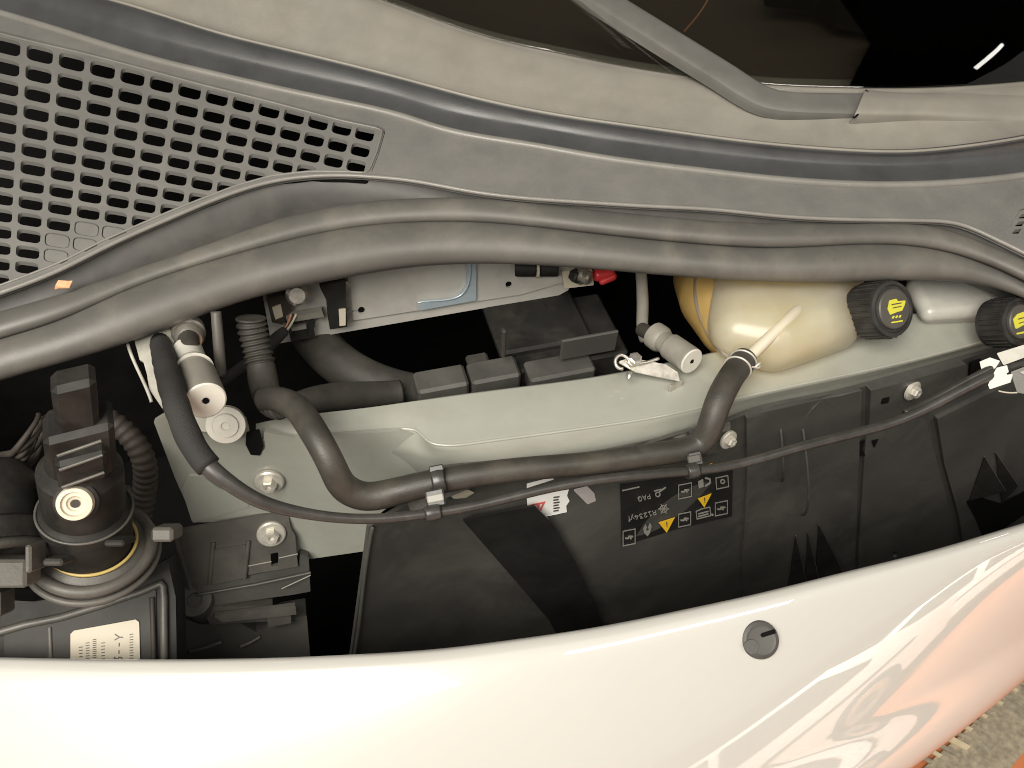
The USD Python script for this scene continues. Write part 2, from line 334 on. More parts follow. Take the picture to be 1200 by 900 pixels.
def car(x, y, a, label, paint='sticker_white'):
    t = Thing('parked_car', label, 'car', None)
    ca, sa = np.cos(a), np.sin(a); R3 = np.array([[ca, sa, 0], [-sa, ca, 0], [0, 0, 1]])
    def put(m): m = m.copy(); m.vertices = np.array(m.vertices)@R3+[x, y, .03]; return m
    def ext(pts, w, yo=0.0):
        m = trimesh.creation.extrude_polygon(smooth_poly(pts, .03), w, engine='earcut'); m.apply_transform(trimesh.transformations.rotation_matrix(np.pi/2, [1, 0, 0])); m.apply_translation([0, w/2+yo, 0]); return m
    body = [(-2.1, .25), (-2.1, .75), (-2.0, .95), (-1.3, 1.0), (-.7, 1.5), (1.0, 1.52), (1.7, 1.05), (2.1, .9), (2.12, .3), (1.75, .25), (1.6, .55), (1.2, .55), (1.05, .25), (-1.0, .25), (-1.15, .55), (-1.55, .55), (-1.7, .25)]
    t.part('body', put(ext(body, 1.7)), paint, False)
    t.part('sill', put(cbox((2.2, 1.74, .09), (.02, 0, .30), None, .02)), 'step_strip', False)
    t.part('belt_trim', put(cbox((3.3, 1.735, .05), (.1, 0, .72), None, .015)), 'step_strip', False)
    for sd in (-1, 1):
        for w in ([(-1.1, 1.0), (-.62, 1.42), (-.1, 1.44), (-.1, 1.0)], [(0, 1.0), (0, 1.44), (.92, 1.44), (1.4, 1.02)]):
            t.part('window', put(ext(w, .02, sd*.855)), 'dash_dark', False)
        for wx in (-1.35, 1.4):
            c = np.array([wx, sd*.78, .31]); w_ = t.part('wheel', put(lathe([(.30, -.1), (.31, -.07), (.31, .07), (.30, .1)], c, [0, sd, 0], 28)), 'dash_dark', 30)
            t.part('rim', put(lathe([(.20, .1), (.19, .115), (.05, .09)], c, [0, sd, 0], 28)), 'zinc_steel', 30, parent=w_)
        t.part('headlight', put(cbox((.25, .3, .14), (-2.0, sd*.6, .78), None, .04)), 'zinc_steel', False)
car(2.2, -5.6, .30, 'white car mirrored nearest in the front panel, wheel showing')
car(4.9, -5.3, .42, 'white car mirrored second in the parked row')
car(7.3, -4.4, .55, 'dark car mirrored between the white ones of the parked row', 'step_strip')
car(9.6, -3.2, .7, 'white car mirrored farthest right in the panel')
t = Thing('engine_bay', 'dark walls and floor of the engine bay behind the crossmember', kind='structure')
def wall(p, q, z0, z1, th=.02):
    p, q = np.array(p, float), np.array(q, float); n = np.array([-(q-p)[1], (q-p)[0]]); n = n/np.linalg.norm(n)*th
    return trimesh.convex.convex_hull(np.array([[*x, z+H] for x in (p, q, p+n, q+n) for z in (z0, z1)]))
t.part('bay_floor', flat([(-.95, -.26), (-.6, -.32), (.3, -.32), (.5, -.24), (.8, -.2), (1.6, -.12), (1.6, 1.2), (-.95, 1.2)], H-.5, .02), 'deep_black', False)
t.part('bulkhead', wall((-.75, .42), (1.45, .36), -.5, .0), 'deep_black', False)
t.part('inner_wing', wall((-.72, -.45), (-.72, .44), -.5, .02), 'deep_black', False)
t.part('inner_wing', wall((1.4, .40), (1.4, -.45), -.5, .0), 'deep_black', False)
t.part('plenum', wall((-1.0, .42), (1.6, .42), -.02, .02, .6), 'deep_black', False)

# ================================================================ cowl, seal, windscreen
DK = PLANE(z1(0, 45, .175), np.cross(z1(20, 330, .13)-z1(0, 45, .175), z1(1072, 216, .118)-z1(0, 45, .175)))
n_ = DK.n if DK.n[2] > 0 else -DK.n; DK.n = n_
DKz = lambda q, off: DK(q, off if np.array_equal(DK.n, n_) else -off)
A_ = spl([(-60, -52), (0, -30), (60, -14), (124, 0), (256, 40), (336, 60), (480, 96), (547, 114), (657, 137), (760, 152), (870, 167), (980, 177), (1072, 179), (1127, 174), (1200, 163), (1260, 150)], 120)
B_ = spl([(-60, -1), (0, 16), (80, 40), (160, 65), (272, 93), (320, 104), (400, 121), (476, 139), (510, 150), (620, 171), (693, 184), (836, 203), (870, 207), (980, 216), (1072, 217), (1127, 214), (1200, 206), (1260, 196)], 120)
C_ = spl([(-60, -150), (60, -112), (200, -70), (320, -34), (437, 0), (528, 33), (590, 52), (657, 67), (767, 88), (833, 97), (900, 104), (1000, 108), (1083, 108), (1160, 104), (1260, 95)], 120)
D_ = spl([(-60, 366), (0, 344), (72, 316), (120, 292), (200, 256), (280, 224), (320, 213), (365, 207), (400, 206), (440, 208), (480, 212), (547, 224), (693, 238), (760, 242), (836, 246), (907, 253), (1017, 258), (1085, 259), (1119, 262), (1163, 279), (1200, 297), (1260, 330)], 120)
deck = Polygon(np.vstack([B_, D_[::-1]])).buffer(0)
gl = Polygon([(-90, 2), (0, 36), (120, 65), (240, 97), (320, 117), (400, 138), (444, 147.5), (451, 151), (451, 156), (444, 180), (436, 201), (428, 206), (405, 204.5), (365, 204), (320, 209), (280, 220), (200, 251), (120, 286), (72, 310), (0, 338), (-90, 372)])
gl = smooth_poly(gl, 3)
gr = smooth_poly(Polygon([(1290, 225), (1215, 240), (1196, 245), (1183, 266), (1184, 272), (1196, 279), (1230, 300), (1290, 335)]), 3)
cowl = Thing('cowl_panel', 'grey plastic cowl panel with slotted air grilles below the windscreen', 'cowl')
cowl.part('deck', plate(deck.difference(gl).difference(gr), DK, DK.n, .004, step=60), 'cowl_plastic', 30)
PB = DK(B_)                                            # the ridge at the rear of the deck
bead = PB+np.array([0, .004, .003])
PA = Y(A_, PB[:, 1]+.026); PC = Y(C_, PB[:, 1]+.026+zc(C_[:, 0], .11, .10, .085))
cowl.part('step_strip', sheet([PB+np.array([0, -.0035, -.001]), PB+np.array([0, .0005, .0030]), PB+np.array([0, .004, .0040]), PB*.85+PA*.15+np.array([0, .008, .002]), PB*.5+PA*.5+np.array([0, .010, -.002]), PB*.12+PA*.88+np.array([0, .004, -.002]), PA+np.array([0, 0, -.001]), PA+np.array([0, .002, .0015]), PA+np.array([0, .005, .0013]), PA+np.array([0, .009, -.003])], 160, 60), 'step_strip', True)
def lerp(a, b, k): return a*(1-k)+b*k
PC2 = PC+np.array([0, .03, .004])
A2 = resample(PA+np.array([0, .008, -.004]), 120)
cowl.part('ridge_bead', sweep(PB+np.array([0, -.0005, .0006]), .0042, 12, N=220), 'cowl_lit_edge', True)  # bead paler than the deck: the ridge highlight is put into its colour
cowl.part('step_lip', sweep(PA+np.array([0, .002, .0008]), .0016, 8, N=220), 'apron_lit_grey', True)  # pale tube: the bright line of light on the lip, as colour
cowl.part('rear_apron', sheet([A2, lerp(A2, PC, .15)+np.array([0, 0, -.008]), lerp(A2, PC, .4)+np.array([0, 0, -.008]), lerp(A2, PC, .7)+np.array([0, 0, -.003]), PC, PC2+np.array([0, 0, -.004])], 160, 40), 'apron_lit_grey', True)
cowl.part('edge_lip', sweep(DK(D_)+DK.n*.0005, .0022, 8, N=200), 'cowl_lit_edge', True)
# grille: the slot grid as it stands on the deck
A = []
for (c, r), (x, y) in [((1, 0), (115, 155)), ((13, 0), (1074, 392)), ((1, 2), (103, 258)), ((13, 2), (1041, 478)), ((1, 12), (80, 787)), ((7, 0), (638, 287)), ((5, 8), (415, 645)), ((3, 8), (255, 615)), ((9, 1), (777, 372)), ((5, 0), (472, 247)), ((10, 3), (822, 476)), ((7, 4), (592, 477))]:
    x /= 2.5; y /= 2.5; A += [[c, r, 1, 0, 0, 0, -x*c, -x*r, -x], [0, 0, 0, c, r, 1, -y*c, -y*r, -y]]
HM = np.linalg.svd(np.array(A))[2][-1].reshape(3, 3)
def hom(q): p = np.c_[np.asarray(q, float), np.ones(len(q))]@HM.T; return p[:, :2]/p[:, 2:]
slot = np.array(sbox(-.405, -.375, .405, .375).buffer(-.2).buffer(.2, quad_segs=3).exterior.coords)[:-1]
inner = gl.buffer(-4.5); slots, blind = [], []
for c in range(-3, 15):
    for r in range(-1, 16):
        if r < 0: continue
        P = Polygon(hom(slot+[c, r])); Q = P.intersection(inner)
        if Q.area < .45*P.area: continue
        (blind if (c, r) in ((2, 10), (3, 9), (4, 9), (3, 10), (2, 11), (1, 13)) else slots).append(Q if Q.geom_type == 'Polygon' else max(Q.geoms, key=lambda g: g.area))
gbody = gl.buffer(-1.5).difference(unary_union(slots)).difference(unary_union([b.buffer(1.1) for b in blind]))
gr_path = cowl.part('grille', plate(gbody, DK, DK.n, .0045, off=-.0022), 'cowl_plastic', False)
cowl.part('blind_slot', plate(unary_union(blind), DK, DK.n, .0035, off=-.0026), 'cowl_plastic', False, parent=gr_path)
cowl.part('rim', plate(gl.buffer(2).difference(gl.buffer(-3)), DK, DK.n, .002, off=-.0055), 'deep_black', False, parent=gr_path)
ge = np.array(gl.buffer(-3.2).exterior.coords); ge = resample(ge[(ge[:, 0] > -70)], 200)
cowl.part('frame_bead', sweep(DK(ge, -.0019), .0011, 8), 'cowl_lit_edge', True, parent=gr_path)
rs = []
for c in range(3):
    for r in range(4):
        x, y = 1196+c*20-r*4, 249+r*9+c*3.5
        rs.append(Polygon([(x+3, y), (x+11, y-1), (x+7, y+5), (x-1, y+5)]))
cowl.part('grille', plate(gr.buffer(-.4).difference(unary_union(rs)), DK, DK.n, .0045, off=-.0022), 'cowl_plastic', False)
cowl.part('rim', plate(gr.difference(gr.buffer(-1.6)), DK, DK.n, .005, off=-.0035), 'skirt_rubber', False)
# bonnet seal
Et = np.array([(-60, 388), (0, 366), (70, 346), (144, 321), (240, 288), (320, 260), (400, 241), (480, 233), (547, 232), (657, 242), (767, 253), (836, 259), (907, 262), (1017, 261), (1090, 265), (1145, 282), (1200, 305), (1260, 338)], float)
Fm = np.array([(-60, 418), (0, 396), (70, 374), (144, 342), (240, 308), (320, 286), (400, 269), (480, 261), (547, 260), (657, 269), (767, 281), (836, 287), (907, 290), (1017, 286), (1090, 291), (1145, 305), (1200, 329), (1260, 362)], float)
Gb = np.array([(-60, 468), (0, 445), (100, 416), (200, 381), (300, 347), (400, 325), (450, 316), (560, 308), (700, 315), (850, 327), (1000, 329), (1100, 328), (1160, 336), (1200, 349), (1260, 378)], float)
Es, Fs, Gs = spl(Et, 90), spl(Fm, 90), spl(Gb, 90)
def tubebetween(a, b, off, grow=1.0):
    # centres midway between two edges in the picture, set below the deck by off, as thick as the gap between them
    mid = []
    for p in a:
        i = np.argmin(((b-p)**2).sum(1)); mid.append(((p+b[i])/2, np.linalg.norm(p-b[i])/2))
    c = np.array([m[0] for m in mid]); r = np.array([m[1] for m in mid])
    P = DK(c, off); depth = (P-CC)@fwd
    return P, r*depth/FPX*grow
seal = Thing('bonnet_seal', 'thick grey double rubber bonnet seal curving across the bay', 'rubber seal')
P1, R1 = tubebetween(Es, Fs, -.012, 1.12); P2, R2 = tubebetween(Fs, Gs, -.028, 1.08)
seal.part('upper_bead', sweep(P1, R1*1.16, 20, N=220, ob=.62), 'seal_rubber', True)
seal.part('lower_bead', sweep(P2, R2*1.12, 28, N=220, ob=.74), 'seal_rubber', True)
Dl, Pl = DK(D_, -.003), P1
def even(P, n=120): return resample(P, n)
seal.part('skirt', sheet([even(Dl), even(Dl)*.6+even(P1)*.4+np.array([0, 0, -.010]), even(P1)+np.array([0, .004, -.006]), even(P2)+np.array([0, .006, -.004]), even(P2)+np.array([0, .03, -.03])], 140, 24), 'skirt_rubber', True)
lf = DK([(78, 341)], -.006)[0]
t = Thing('leaf_scrap', 'tiny curled orange scrap of leaf caught on the seal', 'leaf scrap')
g = np.array([[-6, -2, 0], [-2, -4, 2], [4, -3, 0], [7, 1, 3], [3, 4, 1], [-3, 4, 3], [-6, 2, 0], [0, 0, -1.5]])*.0011
ft = np.array([[7, i, (i+1) % 7] for i in range(7)])
t.part('leaf_scrap', thicken(g+lf+DK.n*.006, ft, DK.n, .0006), 'leaf_orange', False)
# windscreen with the dashboard behind it
WN = unit([0.05, -.55, .83])
t = Thing('windscreen', 'dark sloping windscreen glass behind the wiper', 'windscreen')
W0 = PC+np.array([0, .006, .0035])
up = unit(np.cross(WN, [-1, 0, 0])); up = up if up[2] > 0 else -up
t.part('pane', sheet([W0, W0+up*.2, W0+up*.45, W0+up*.8], 100, 16, th=.005), 'window_glass', True)
t = Thing('dashboard', 'dark brown dashboard top and black shelf behind the windscreen', 'dashboard')
Db = W0+np.array([0, .02, -.035])
t.part('dash_top', sheet([Db, Db+np.array([0, .25, -.02]), Db+np.array([0, .55, -.03])], 60, 8, th=.03), 'dash_brown', True)
def yz(x, y, v): return y1(x, y, v)
q = np.array([(900, -8), (960, -2), (985, 18), (1060, 30), (1130, 45), (1215, 58), (1400, 60), (1400, -60), (900, -60)], float)
DP = PLANE(np.median(Db, axis=0)+np.array([.2, .12, .0]), [0, -.12, 1])
t.part('instrument_cowl', plate(smooth_poly(Polygon(q), 6), DP, np.array([0, -.12, 1.0]), .03, off=.012), 'dash_dark', 30)
t.part('trim_strip', plate([(1130, -12), (1215, -4), (1215, 3), (1130, 2)], DP, np.array([0, -.12, 1.0]), .004, off=.0165), 'print_grey', False)
# wiper
wn = unit([-.1, -.45, .9])
WP = PLANE(np.median(PC, axis=0)+np.array([.1, -.02, .022]), [0.03, -.30, .95])
wpn = WP.n if WP.n[2] > 0 else -WP.n
t = Thing('wiper_arm', 'grey metal wiper arm bent across the foot of the windscreen', 'wiper')
top = np.array([(703, -20), (735, 0), (800, 40), (860, 77), (884, 93), (898, 101), (912, 106), (932, 108.5), (975, 109), (1020, 109.5)], float)
bot = np.array([(655, -20), (687, 0), (775, 55), (840, 95), (866, 112), (882, 121), (898, 127), (920, 131), (950, 132.5), (1004, 134)], float)
pln = lambda P, n: np.array([LineString(P).interpolate(k, normalized=True).coords[0] for k in np.linspace(0, 1, n)])
tp, bt = pln(top, 60), pln(bot, 60); mid = lerp(tp, bt, .5)
t.part('arm', sheet([WP(bt)-wpn*.012, WP(bt), WP(lerp(bt, tp, .06))+wpn*.0015, WP(lerp(bt, tp, .5))+wpn*.003, WP(lerp(bt, tp, .9))+wpn*.002, WP(tp), WP(tp)-wpn*.012], 60, 22, th=.0012), 'wiper_metal', 30)
hp, hb = spl([(1014, 105), (1030, 107), (1090, 109), (1140, 107), (1200, 104), (1270, 99)], 40), spl([(1001, 137), (1030, 137.5), (1080, 138), (1120, 140.5), (1160, 142.5), (1200, 145), (1270, 149)], 40)
t.part('hinge_cover', sheet([WP(hb, .004)-wpn*.014, WP(hb, .004), WP(lerp(hb, hp, .1), .007), WP(lerp(hb, hp, .45), .010), WP(lerp(hb, hp, .8), .0095), WP(lerp(hb, hp, .95), .007), WP(hp, .002), WP(hp, .002)-wpn*.014], 60, 30, th=.0015), 'apron_lit_grey', True)
jq = np.array([(1015, 105), (1019, 111), (1012, 121), (1006, 133), (1001, 137)], float)
t.part('joint_seam', sweep(WP(jq, .0075)-wpn*.001, .0011, 8, N=30), 'deep_black', True)
bl = [(1082, 107), (1094, 101), (1112, 97.5), (1160, 95), (1215, 91), (1280, 84), (1280, 104), (1140, 109)]
t.part('blade', plate(bl, WP, wpn, .006, off=-.004), 'blade_rubber', False)
# copper coloured wire lying on the dashboard
t = Thing('copper_wire', 'thin copper coloured wire behind the windscreen near the wiper arm', 'wire')
cw = np.array([(832, -6), (826, 6), (818, 18), (808, 30), (802, 37)], float)
t.part('copper_wire', sweep(DP(cw, .016), .0013, 8, N=40), 'copper', True)
# the raised bonnet, just above the picture: its dark lining is what the windscreen mirrors
t = Thing('bonnet', 'raised bonnet with dark lining, mirrored in the windscreen glass', 'bonnet')
hx = np.linspace(-.75, 1.4, 40); hy = .47-.05*(hx-.3)**2+.12*np.abs(hx-.3)
h0 = np.stack([hx, hy, np.full(40, H+.30)], 1)
hrow = lambda d, up_, sh: (h0-[.3, 0, 0])*[sh, 1, 1]+[.3, -d, up_]
t.part('lining', sheet([hrow(0, 0, 1.1), hrow(.22, .30, 1.1), hrow(.46, .58, 1.06), hrow(.72, .80, .98)], 60, 20, th=.02), 'deep_black', True)
t.part('outer_skin', sheet([hrow(-.025, .01, 1.1), hrow(.195, .325, 1.1), hrow(.435, .605, 1.06), hrow(.70, .828, .98)], 60, 20, th=.002), 'white_paint', True)
t = Thing('work_lamp', 'short lit lamp tube whose streak shows in the windscreen', 'lamp')
G_ = Surf(sheet([W0, W0+up*.2, W0+up*.45, W0+up*.8], 100, 16, th=.0001)); ends = []
for q_ in ((1157, 94), (1177, 60)):
    p_ = G_([q_])[0]; n_g = unit(np.cross(G_([(q_[0]+4, q_[1])])[0]-p_, G_([(q_[0], q_[1]-4)])[0]-p_)); n_g = n_g if n_g@tocam(p_) > 0 else -n_g
    d_ = -tocam(p_); ends.append(p_+(d_-2*(d_@n_g)*n_g)*.62)
ends[0] = ends[0]-(ends[1]-ends[0])*.7
t.part('tube', sweep([ends[0], ends[1]], .006, 12), 'lamp_white', True)
t.part('holder', sweep([ends[1], ends[1]+unit(ends[1]-ends[0])*.03], .008, 12), 'dark_plastic', True)
# ================================================================ crossmember
BK = np.array([(300, 496), (340, 488), (430, 477), (520, 464), (620, 451), (700, 440), (800, 420), (900, 398), (1000, 378), (1100, 362), (1200, 346), (1270, 335)], float)
CRS = np.array([(300, 517), (340, 513), (400, 508), (470, 503), (490, 506), (502, 517), (520, 522), (560, 519), (620, 511), (700, 500), (780, 487), (860, 468), (960, 446), (1060, 424), (1180, 392), (1270, 368)], float)
BT = np.array([(300, 541), (340, 538), (400, 533), (450, 530), (490, 535), (530, 545), (620, 541), (700, 530), (780, 512), (840, 492), (880, 477), (960, 459), (1060, 434), (1180, 401), (1270, 377)], float)
pb, pc = Z(spl(BK, 90), 0.004), Z(spl(CRS, 90), -.002); pt = Z(spl(BT, 90), -.026)
beam = Thing('front_crossmember', 'pale grey-green painted steel crossmember spanning the bay', 'crossmember')
beam.part('beam', sheet([pb+np.array([0, .012, -.07]), pb+np.array([0, .006, -.012]), pb+np.array([0, .001, -.002]), lerp(pb, pc, .05)+np.array([0, 0, .0005]), lerp(pb, pc, .45)+np.array([0, 0, .0012]), lerp(pb, pc, .72)+np.array([0, 0, .0008]), lerp(pb, pc, .90), pc+np.array([0, .003, .0012]), pc, pc+np.array([0, -.0012, -.002]), lerp(pc, pt, .25)+np.array([0, -.001, 0]), lerp(pc, pt, .7), pt, pt+np.array([0, .004, -.06])], 240, None, th=.002), 'beam_paint', True)
EPy = y1(330, 540, 0)[1]
beam.part('fold_edge', sweep(pc+np.array([0, .0008, -.0006]), .0017, 10, N=240), 'beam_paint', True)
c1, c2 = z1(345, 513, -.002), z1(472, 503, -.002); cd = unit(c2-c1); en = unit(np.array([cd[1], -cd[0], 0])*np.sign(cd[0])+[0, 0, .16])
EP = PLANE(c1+en*.0035, en); EPn = EP.n if EP.n[1] < 0 else -EP.n
ep = Polygon([(228, 612), (205, 560), (180, 494), (206, 478), (240, 505), (262, 486), (288, 492), (293, 512), (294, 528), (303, 532), (311, 526), (309, 506), (345, 513), (400, 509.5), (468, 505), (488, 508), (500, 519), (515, 545), (512, 575), (460, 590), (433, 612), (434, 645), (350, 657), (338, 612)])
ep = smooth_poly(ep, 1.5).difference(Point(252, 565).buffer(10))
beam.part('end_plate', plate(ep, EP, EPn, .004, step=50), 'beam_paint', 25)
beam.part('slot', plate(smooth_poly([(289, 506), (304, 502), (309, 522), (305, 533), (294, 532), (288, 520)], 2), EP, EPn, .001, off=.0012), 'deep_black', False)
oval = Polygon([(213, 572), (221, 556), (236, 556), (262, 575), (300, 590), (250, 605), (226, 612)])
beam.part('reinforcement', plate(smooth_poly(oval, 4), EP, EPn, .002, off=.0016), 'beam_paint', 25)
LP = PLANE(EP([(240, 480)])[0]+np.array([0, .004, 0]), [0.15, -.42, .89]); LPn = LP.n if LP.n[1] < 0 else -LP.n
stp = Polygon([(150, 372), (196, 368), (206, 402), (222, 420), (232, 448), (258, 470), (283, 490), (279, 504), (262, 508), (230, 505), (205, 492), (190, 478), (172, 452)])
stp = smooth_poly(stp, 2).difference(smooth_poly(Polygon([(159, 419), (168, 424), (172, 438), (176, 462), (170, 450)]), 1))
beam.part('upright_bracket', plate(stp, LP, LPn, .003), 'primer_white', 25)
beam.part('flange_edge', sweep(LP([(150, 404), (160, 430), (172, 456), (178, 472)])+LPn*.002, .0014, 8, N=30), 'primer_white', True)
def epn(q, off): return EP([q])[0]+EPn*off
bolt(beam, epn((316, 562), .002), EPn, 17*PXM(epn((316, 562), 0)))
# two pale domed ends beside it: hinge pin boss plate
bp = LP([(265, 497)])[0]; s = PXM(bp)
beam.part('boss', lathe([(22*s, -3*s), (22*s, 6*s), (15*s, 7*s), (14*s, 10*s), (5*s, 11*s), (4*s, 9*s), (1.2*s, 9*s)], bp+LPn*.001, unit(EPn+[.15, 0, .5]), 36), 'port_pale', 30)
# wire notches along the beam foot
for q in ((585, 536), (592, 528), (621, 530), (645, 528)):
    pass

# ================================================================ black air guide panel with its plates, fins, stickers
TP = np.array([(432, 614), (470, 592), (520, 566), (560, 551), (640, 545), (720, 536), (790, 515), (845, 494), (880, 480), (960, 462), (1060, 437), (1180, 404), (1270, 380)], float)
BP = np.array([(400, 850), (470, 850), (530, 848), (600, 842), (680, 832), (760, 816), (830, 800), (880, 790), (960, 770), (1060, 745), (1180, 710), (1270, 685)], float)
gt = Z(spl(TP, 90), -.024)+np.array([0, -.003, 0]); gb0 = spl(BP, 90); gb = Y(gb0, gt[:, 1]-.012)
gm = sheet([gt, lerp(gt, gb, .33), lerp(gt, gb, .66), gb], 120, 24, th=.004)
GD = Surf(sheet([gt, lerp(gt, gb, .33), lerp(gt, gb, .66), gb], 60, 6, th=.0001)); GN = unit([0.02, -1, .12])
guide = Thing('air_guide_panel', 'dusty black plastic air guide panel below the crossmember, with stickers', 'plastic panel')
guide.part('panel', gm, 'black_plastic', 30)
def gplate(poly, th=.003, off=.003, m='black_plastic', name='raised_plate', step=45, parent=None, smooth=25, label=None):
    return guide.part(name, plate(poly, GD, GN, th, off=off, step=step), m, smooth, parent=parent, label=label)
gplate(smooth_poly([(872, 484), (960, 464), (1007, 452), (1005, 498), (1000, 640), (995, 760), (876, 785), (868, 650), (873, 560)], 3), .006, .005)
gplate(smooth_poly([(1015, 451), (1060, 440), (1128, 421), (1127, 452), (1085, 478), (1013, 500)], 2), .009, .008, name='upper_plate')
gplate(smooth_poly([(1012, 505), (1082, 487), (1093, 530), (1112, 600), (1125, 720), (1005, 750), (1004, 640)], 3).difference(unary_union([Polygon([(1004, 514), (1010, 512), (1009, 518), (1008, 524), (1011, 530), (1005, 531)]), Polygon([(1018, 513), (1026, 511), (1021, 521)]), Point(1046, 647).buffer(3.4), Point(1020, 664).buffer(2.6)])), .0055, .0045, name='middle_plate')
gplate(smooth_poly([(1094, 487), (1180, 445), (1260, 420), (1262, 690), (1140, 715), (1120, 600), (1103, 540)], 3), .008, .006, name='right_plate')
for q in (((931, 455), (938, 500), (938, 600)), ((908, 462), (912, 500), (914, 560))):
    guide.part('rib', sweep(GD(np.array(q, float))+GN*.005, .0013, 8, N=30), 'black_plastic', True)
gplate([(1004, 514), (1010, 512), (1008, 518), (1007, 524), (1011, 530), (1005, 531)], .0012, .0056, 'deep_black', 'slot_hole')
gplate([(1018, 514), (1026, 511), (1021, 521)], .0012, .0056, 'deep_black', 'slot_hole')
guide.part('edge_rib', sweep(GD([(436, 616), (430, 650), (424, 700), (412, 780)])+GN*.0015, .002, 8, N=40), 'black_plastic', True)
gplate(smooth_poly([(1028, 461), (1037, 459), (1035, 466), (1026, 468)], 1), .001, .0086, 'deep_black', 'slot_hole')
gplate([(1133, 421), (1145, 417), (1144, 446), (1131, 453)], .002, .0062, 'deep_black', 'slot_gap')
def fin(a, b, c, out):
    A0, B0 = GD([a])[0]+GN*.0065, GD([b])[0]+GN*.0065; d = (GD([c])[0]-CC); C0 = CC+d*(1-out/np.linalg.norm(d))
    v = np.array([A0, B0, C0]); n = unit(np.cross(v[1]-v[0], v[2]-v[0]))*.0012
    m = trimesh.convex.convex_hull(np.vstack([v+n, v-n])); return m
def finedge(a, c, par):
    A0 = GD([a])[0]+GN*.0065; d = GD([c])[0]-CC; C0 = CC+d*(1-.045/np.linalg.norm(d))
    guide.part('fin_edge', sweep([A0, lerp(A0, C0, .5), C0], .0011, 6), 'bracket_plastic', True, parent=par)
for a, b, c in (((929, 623), (918, 700), (952, 712)), ((943, 619), (940, 690), (966, 706)), ((956, 610), (951, 690), (1003, 700))):
    fp_ = guide.part('fin', fin(a, b, c, .045), 'dark_plastic', False); finedge(a, c, fp_)
for a, b, c in (((1149, 531), (1132, 582), (1178, 575)), ((1162, 526), (1170, 585), (1193, 569))):
    fp_ = guide.part('fin', fin(a, b, c, .045), 'dark_plastic', False); finedge(a, c, fp_)
gplate(smooth_poly([(1128, 583), (1142, 578), (1168, 586), (1200, 570), (1210, 590), (1150, 630), (1140, 605)], 3), .002, .0075, 'deep_black', 'recess')
for q, R in (((1062, 451), 12.5), ((846, 505), 12)):
    p = GD([q])[0]+GN*(.0085 if q[0] > 1000 else .0115)+GN*.001; bolt(guide, p, unit(GN+[.25, 0, .15]), R*PXM(p))
# torn foam and dirt edge where the beam meets the panel
gplate(smooth_poly([(468, 566), (500, 546), (512, 538), (540, 535), (566, 533), (584, 541), (590, 549), (560, 556), (520, 572), (480, 590)], 1.5), .004, .012, 'bracket_plastic', 'upper_flap', label='grey torn flap under the hose')
gplate(smooth_poly([(640, 545), (655, 533), (664, 527), (700, 522), (760, 510), (800, 498), (850, 486), (850, 520), (790, 530), (720, 540)], 1.5), .004, .010, 'bracket_plastic', 'upper_flap')
gplate(smooth_poly([(612, 546), (614, 528), (618, 523), (623, 528), (624, 545)], 1.5), .003, .012, 'bracket_plastic', 'upper_tab')
# strap
t = Thing('strap', 'flat black strap running diagonally down the air guide panel', 'strap')
t.part('strap', plate(smooth_poly([(538, 598), (622, 582), (642, 602), (674, 657), (724, 770), (672, 778), (640, 717), (600, 670)], 1.5), GD, GN, .002, off=.012, step=30), 'label_black', 25)
# stickers on it
ws = guide.part('sticker', plate([(617, 581), (640, 577.5), (666, 573), (664, 580), (667, 586), (663, 592), (664, 599), (640, 604), (618, 608)], GD, GN, .0004, off=.0012), 'sticker_white', False, label='white sticker with a small red triangle')
tri = Polygon([(621, 590), (639, 586), (631, 602)])
guide.part('red_triangle', plate(tri.difference(tri.buffer(-2)), GD, GN, .0003, off=.0016), 'print_red', False, parent=ws)
guide.part('exclamation', plate([(628, 591), (632, 590), (631, 598), (629.5, 598)], GD, GN, .0003, off=.0016), 'print_red', False, parent=ws)
for k in range(6):
    guide.part('print_bar', plate([(648, 581+3.2*k), (655-k % 2, 580+3.2*k), (655-k % 2, 581.6+3.2*k), (648, 582.6+3.2*k)], GD, GN, .0003, off=.0016), 'print_ink', False, parent=ws)
guide.part('sticker', plate(smooth_poly([(671, 573), (688, 569), (696, 577), (698, 586), (688, 590)], 1), GD, GN, .0004, off=.0012), 'sticker_silver', False, label='silvery torn sticker')
guide.part('sticker', plate([(617, 566), (648, 558), (648, 561), (626, 568), (617, 571)], GD, GN, .0004, off=.0012), 'sticker_white', False, label='white sliver of sticker under the hose')
guide.part('tag', plate([(524, 573), (532, 569), (548, 569), (554, 572), (544, 578), (530, 579)], GD, GN, .0006, off=.006), 'paper_cream', False, label='pale paper tag behind the cable')
lb = guide.part('warning_label', plate([(726, 566), (792, 557), (858, 546), (857, 604), (793, 619), (728, 639)], GD, GN, .0004, off=.0014), 'label_black', False, label='black label with amber triangles, upside down')
def mk(poly, m='print_grey', name='symbol'):
    return guide.part(name, plate(poly, GD, GN, .0003, off=.0018), m, False, parent=lb)
def frm(x0, y0, x1, y1, s=-.2, w=.9, inside=True):
    P = Polygon([(x0, y0+s*0), (x1, y0+s*(x1-x0)), (x1, y1+s*(x1-x0)), (x0, y1)]); out = P.difference(P.buffer(-w)); cx, cy = (x0+x1)/2, (y0+y1)/2+s*(x1-x0)/2
    if inside: out = unary_union([out, LineString([(cx-4, cy+1), (cx-1, cy+1), (cx, cy-1.2), (cx+4, cy-1.2)]).buffer(.9), Point(cx+2, cy+1).buffer(1.1)])
    return out
mk(frm(729, 621, 744, 639)); mk(frm(794, 567, 810, 584)); mk(frm(794, 601, 809, 617)); mk(frm(837, 588, 852, 604))
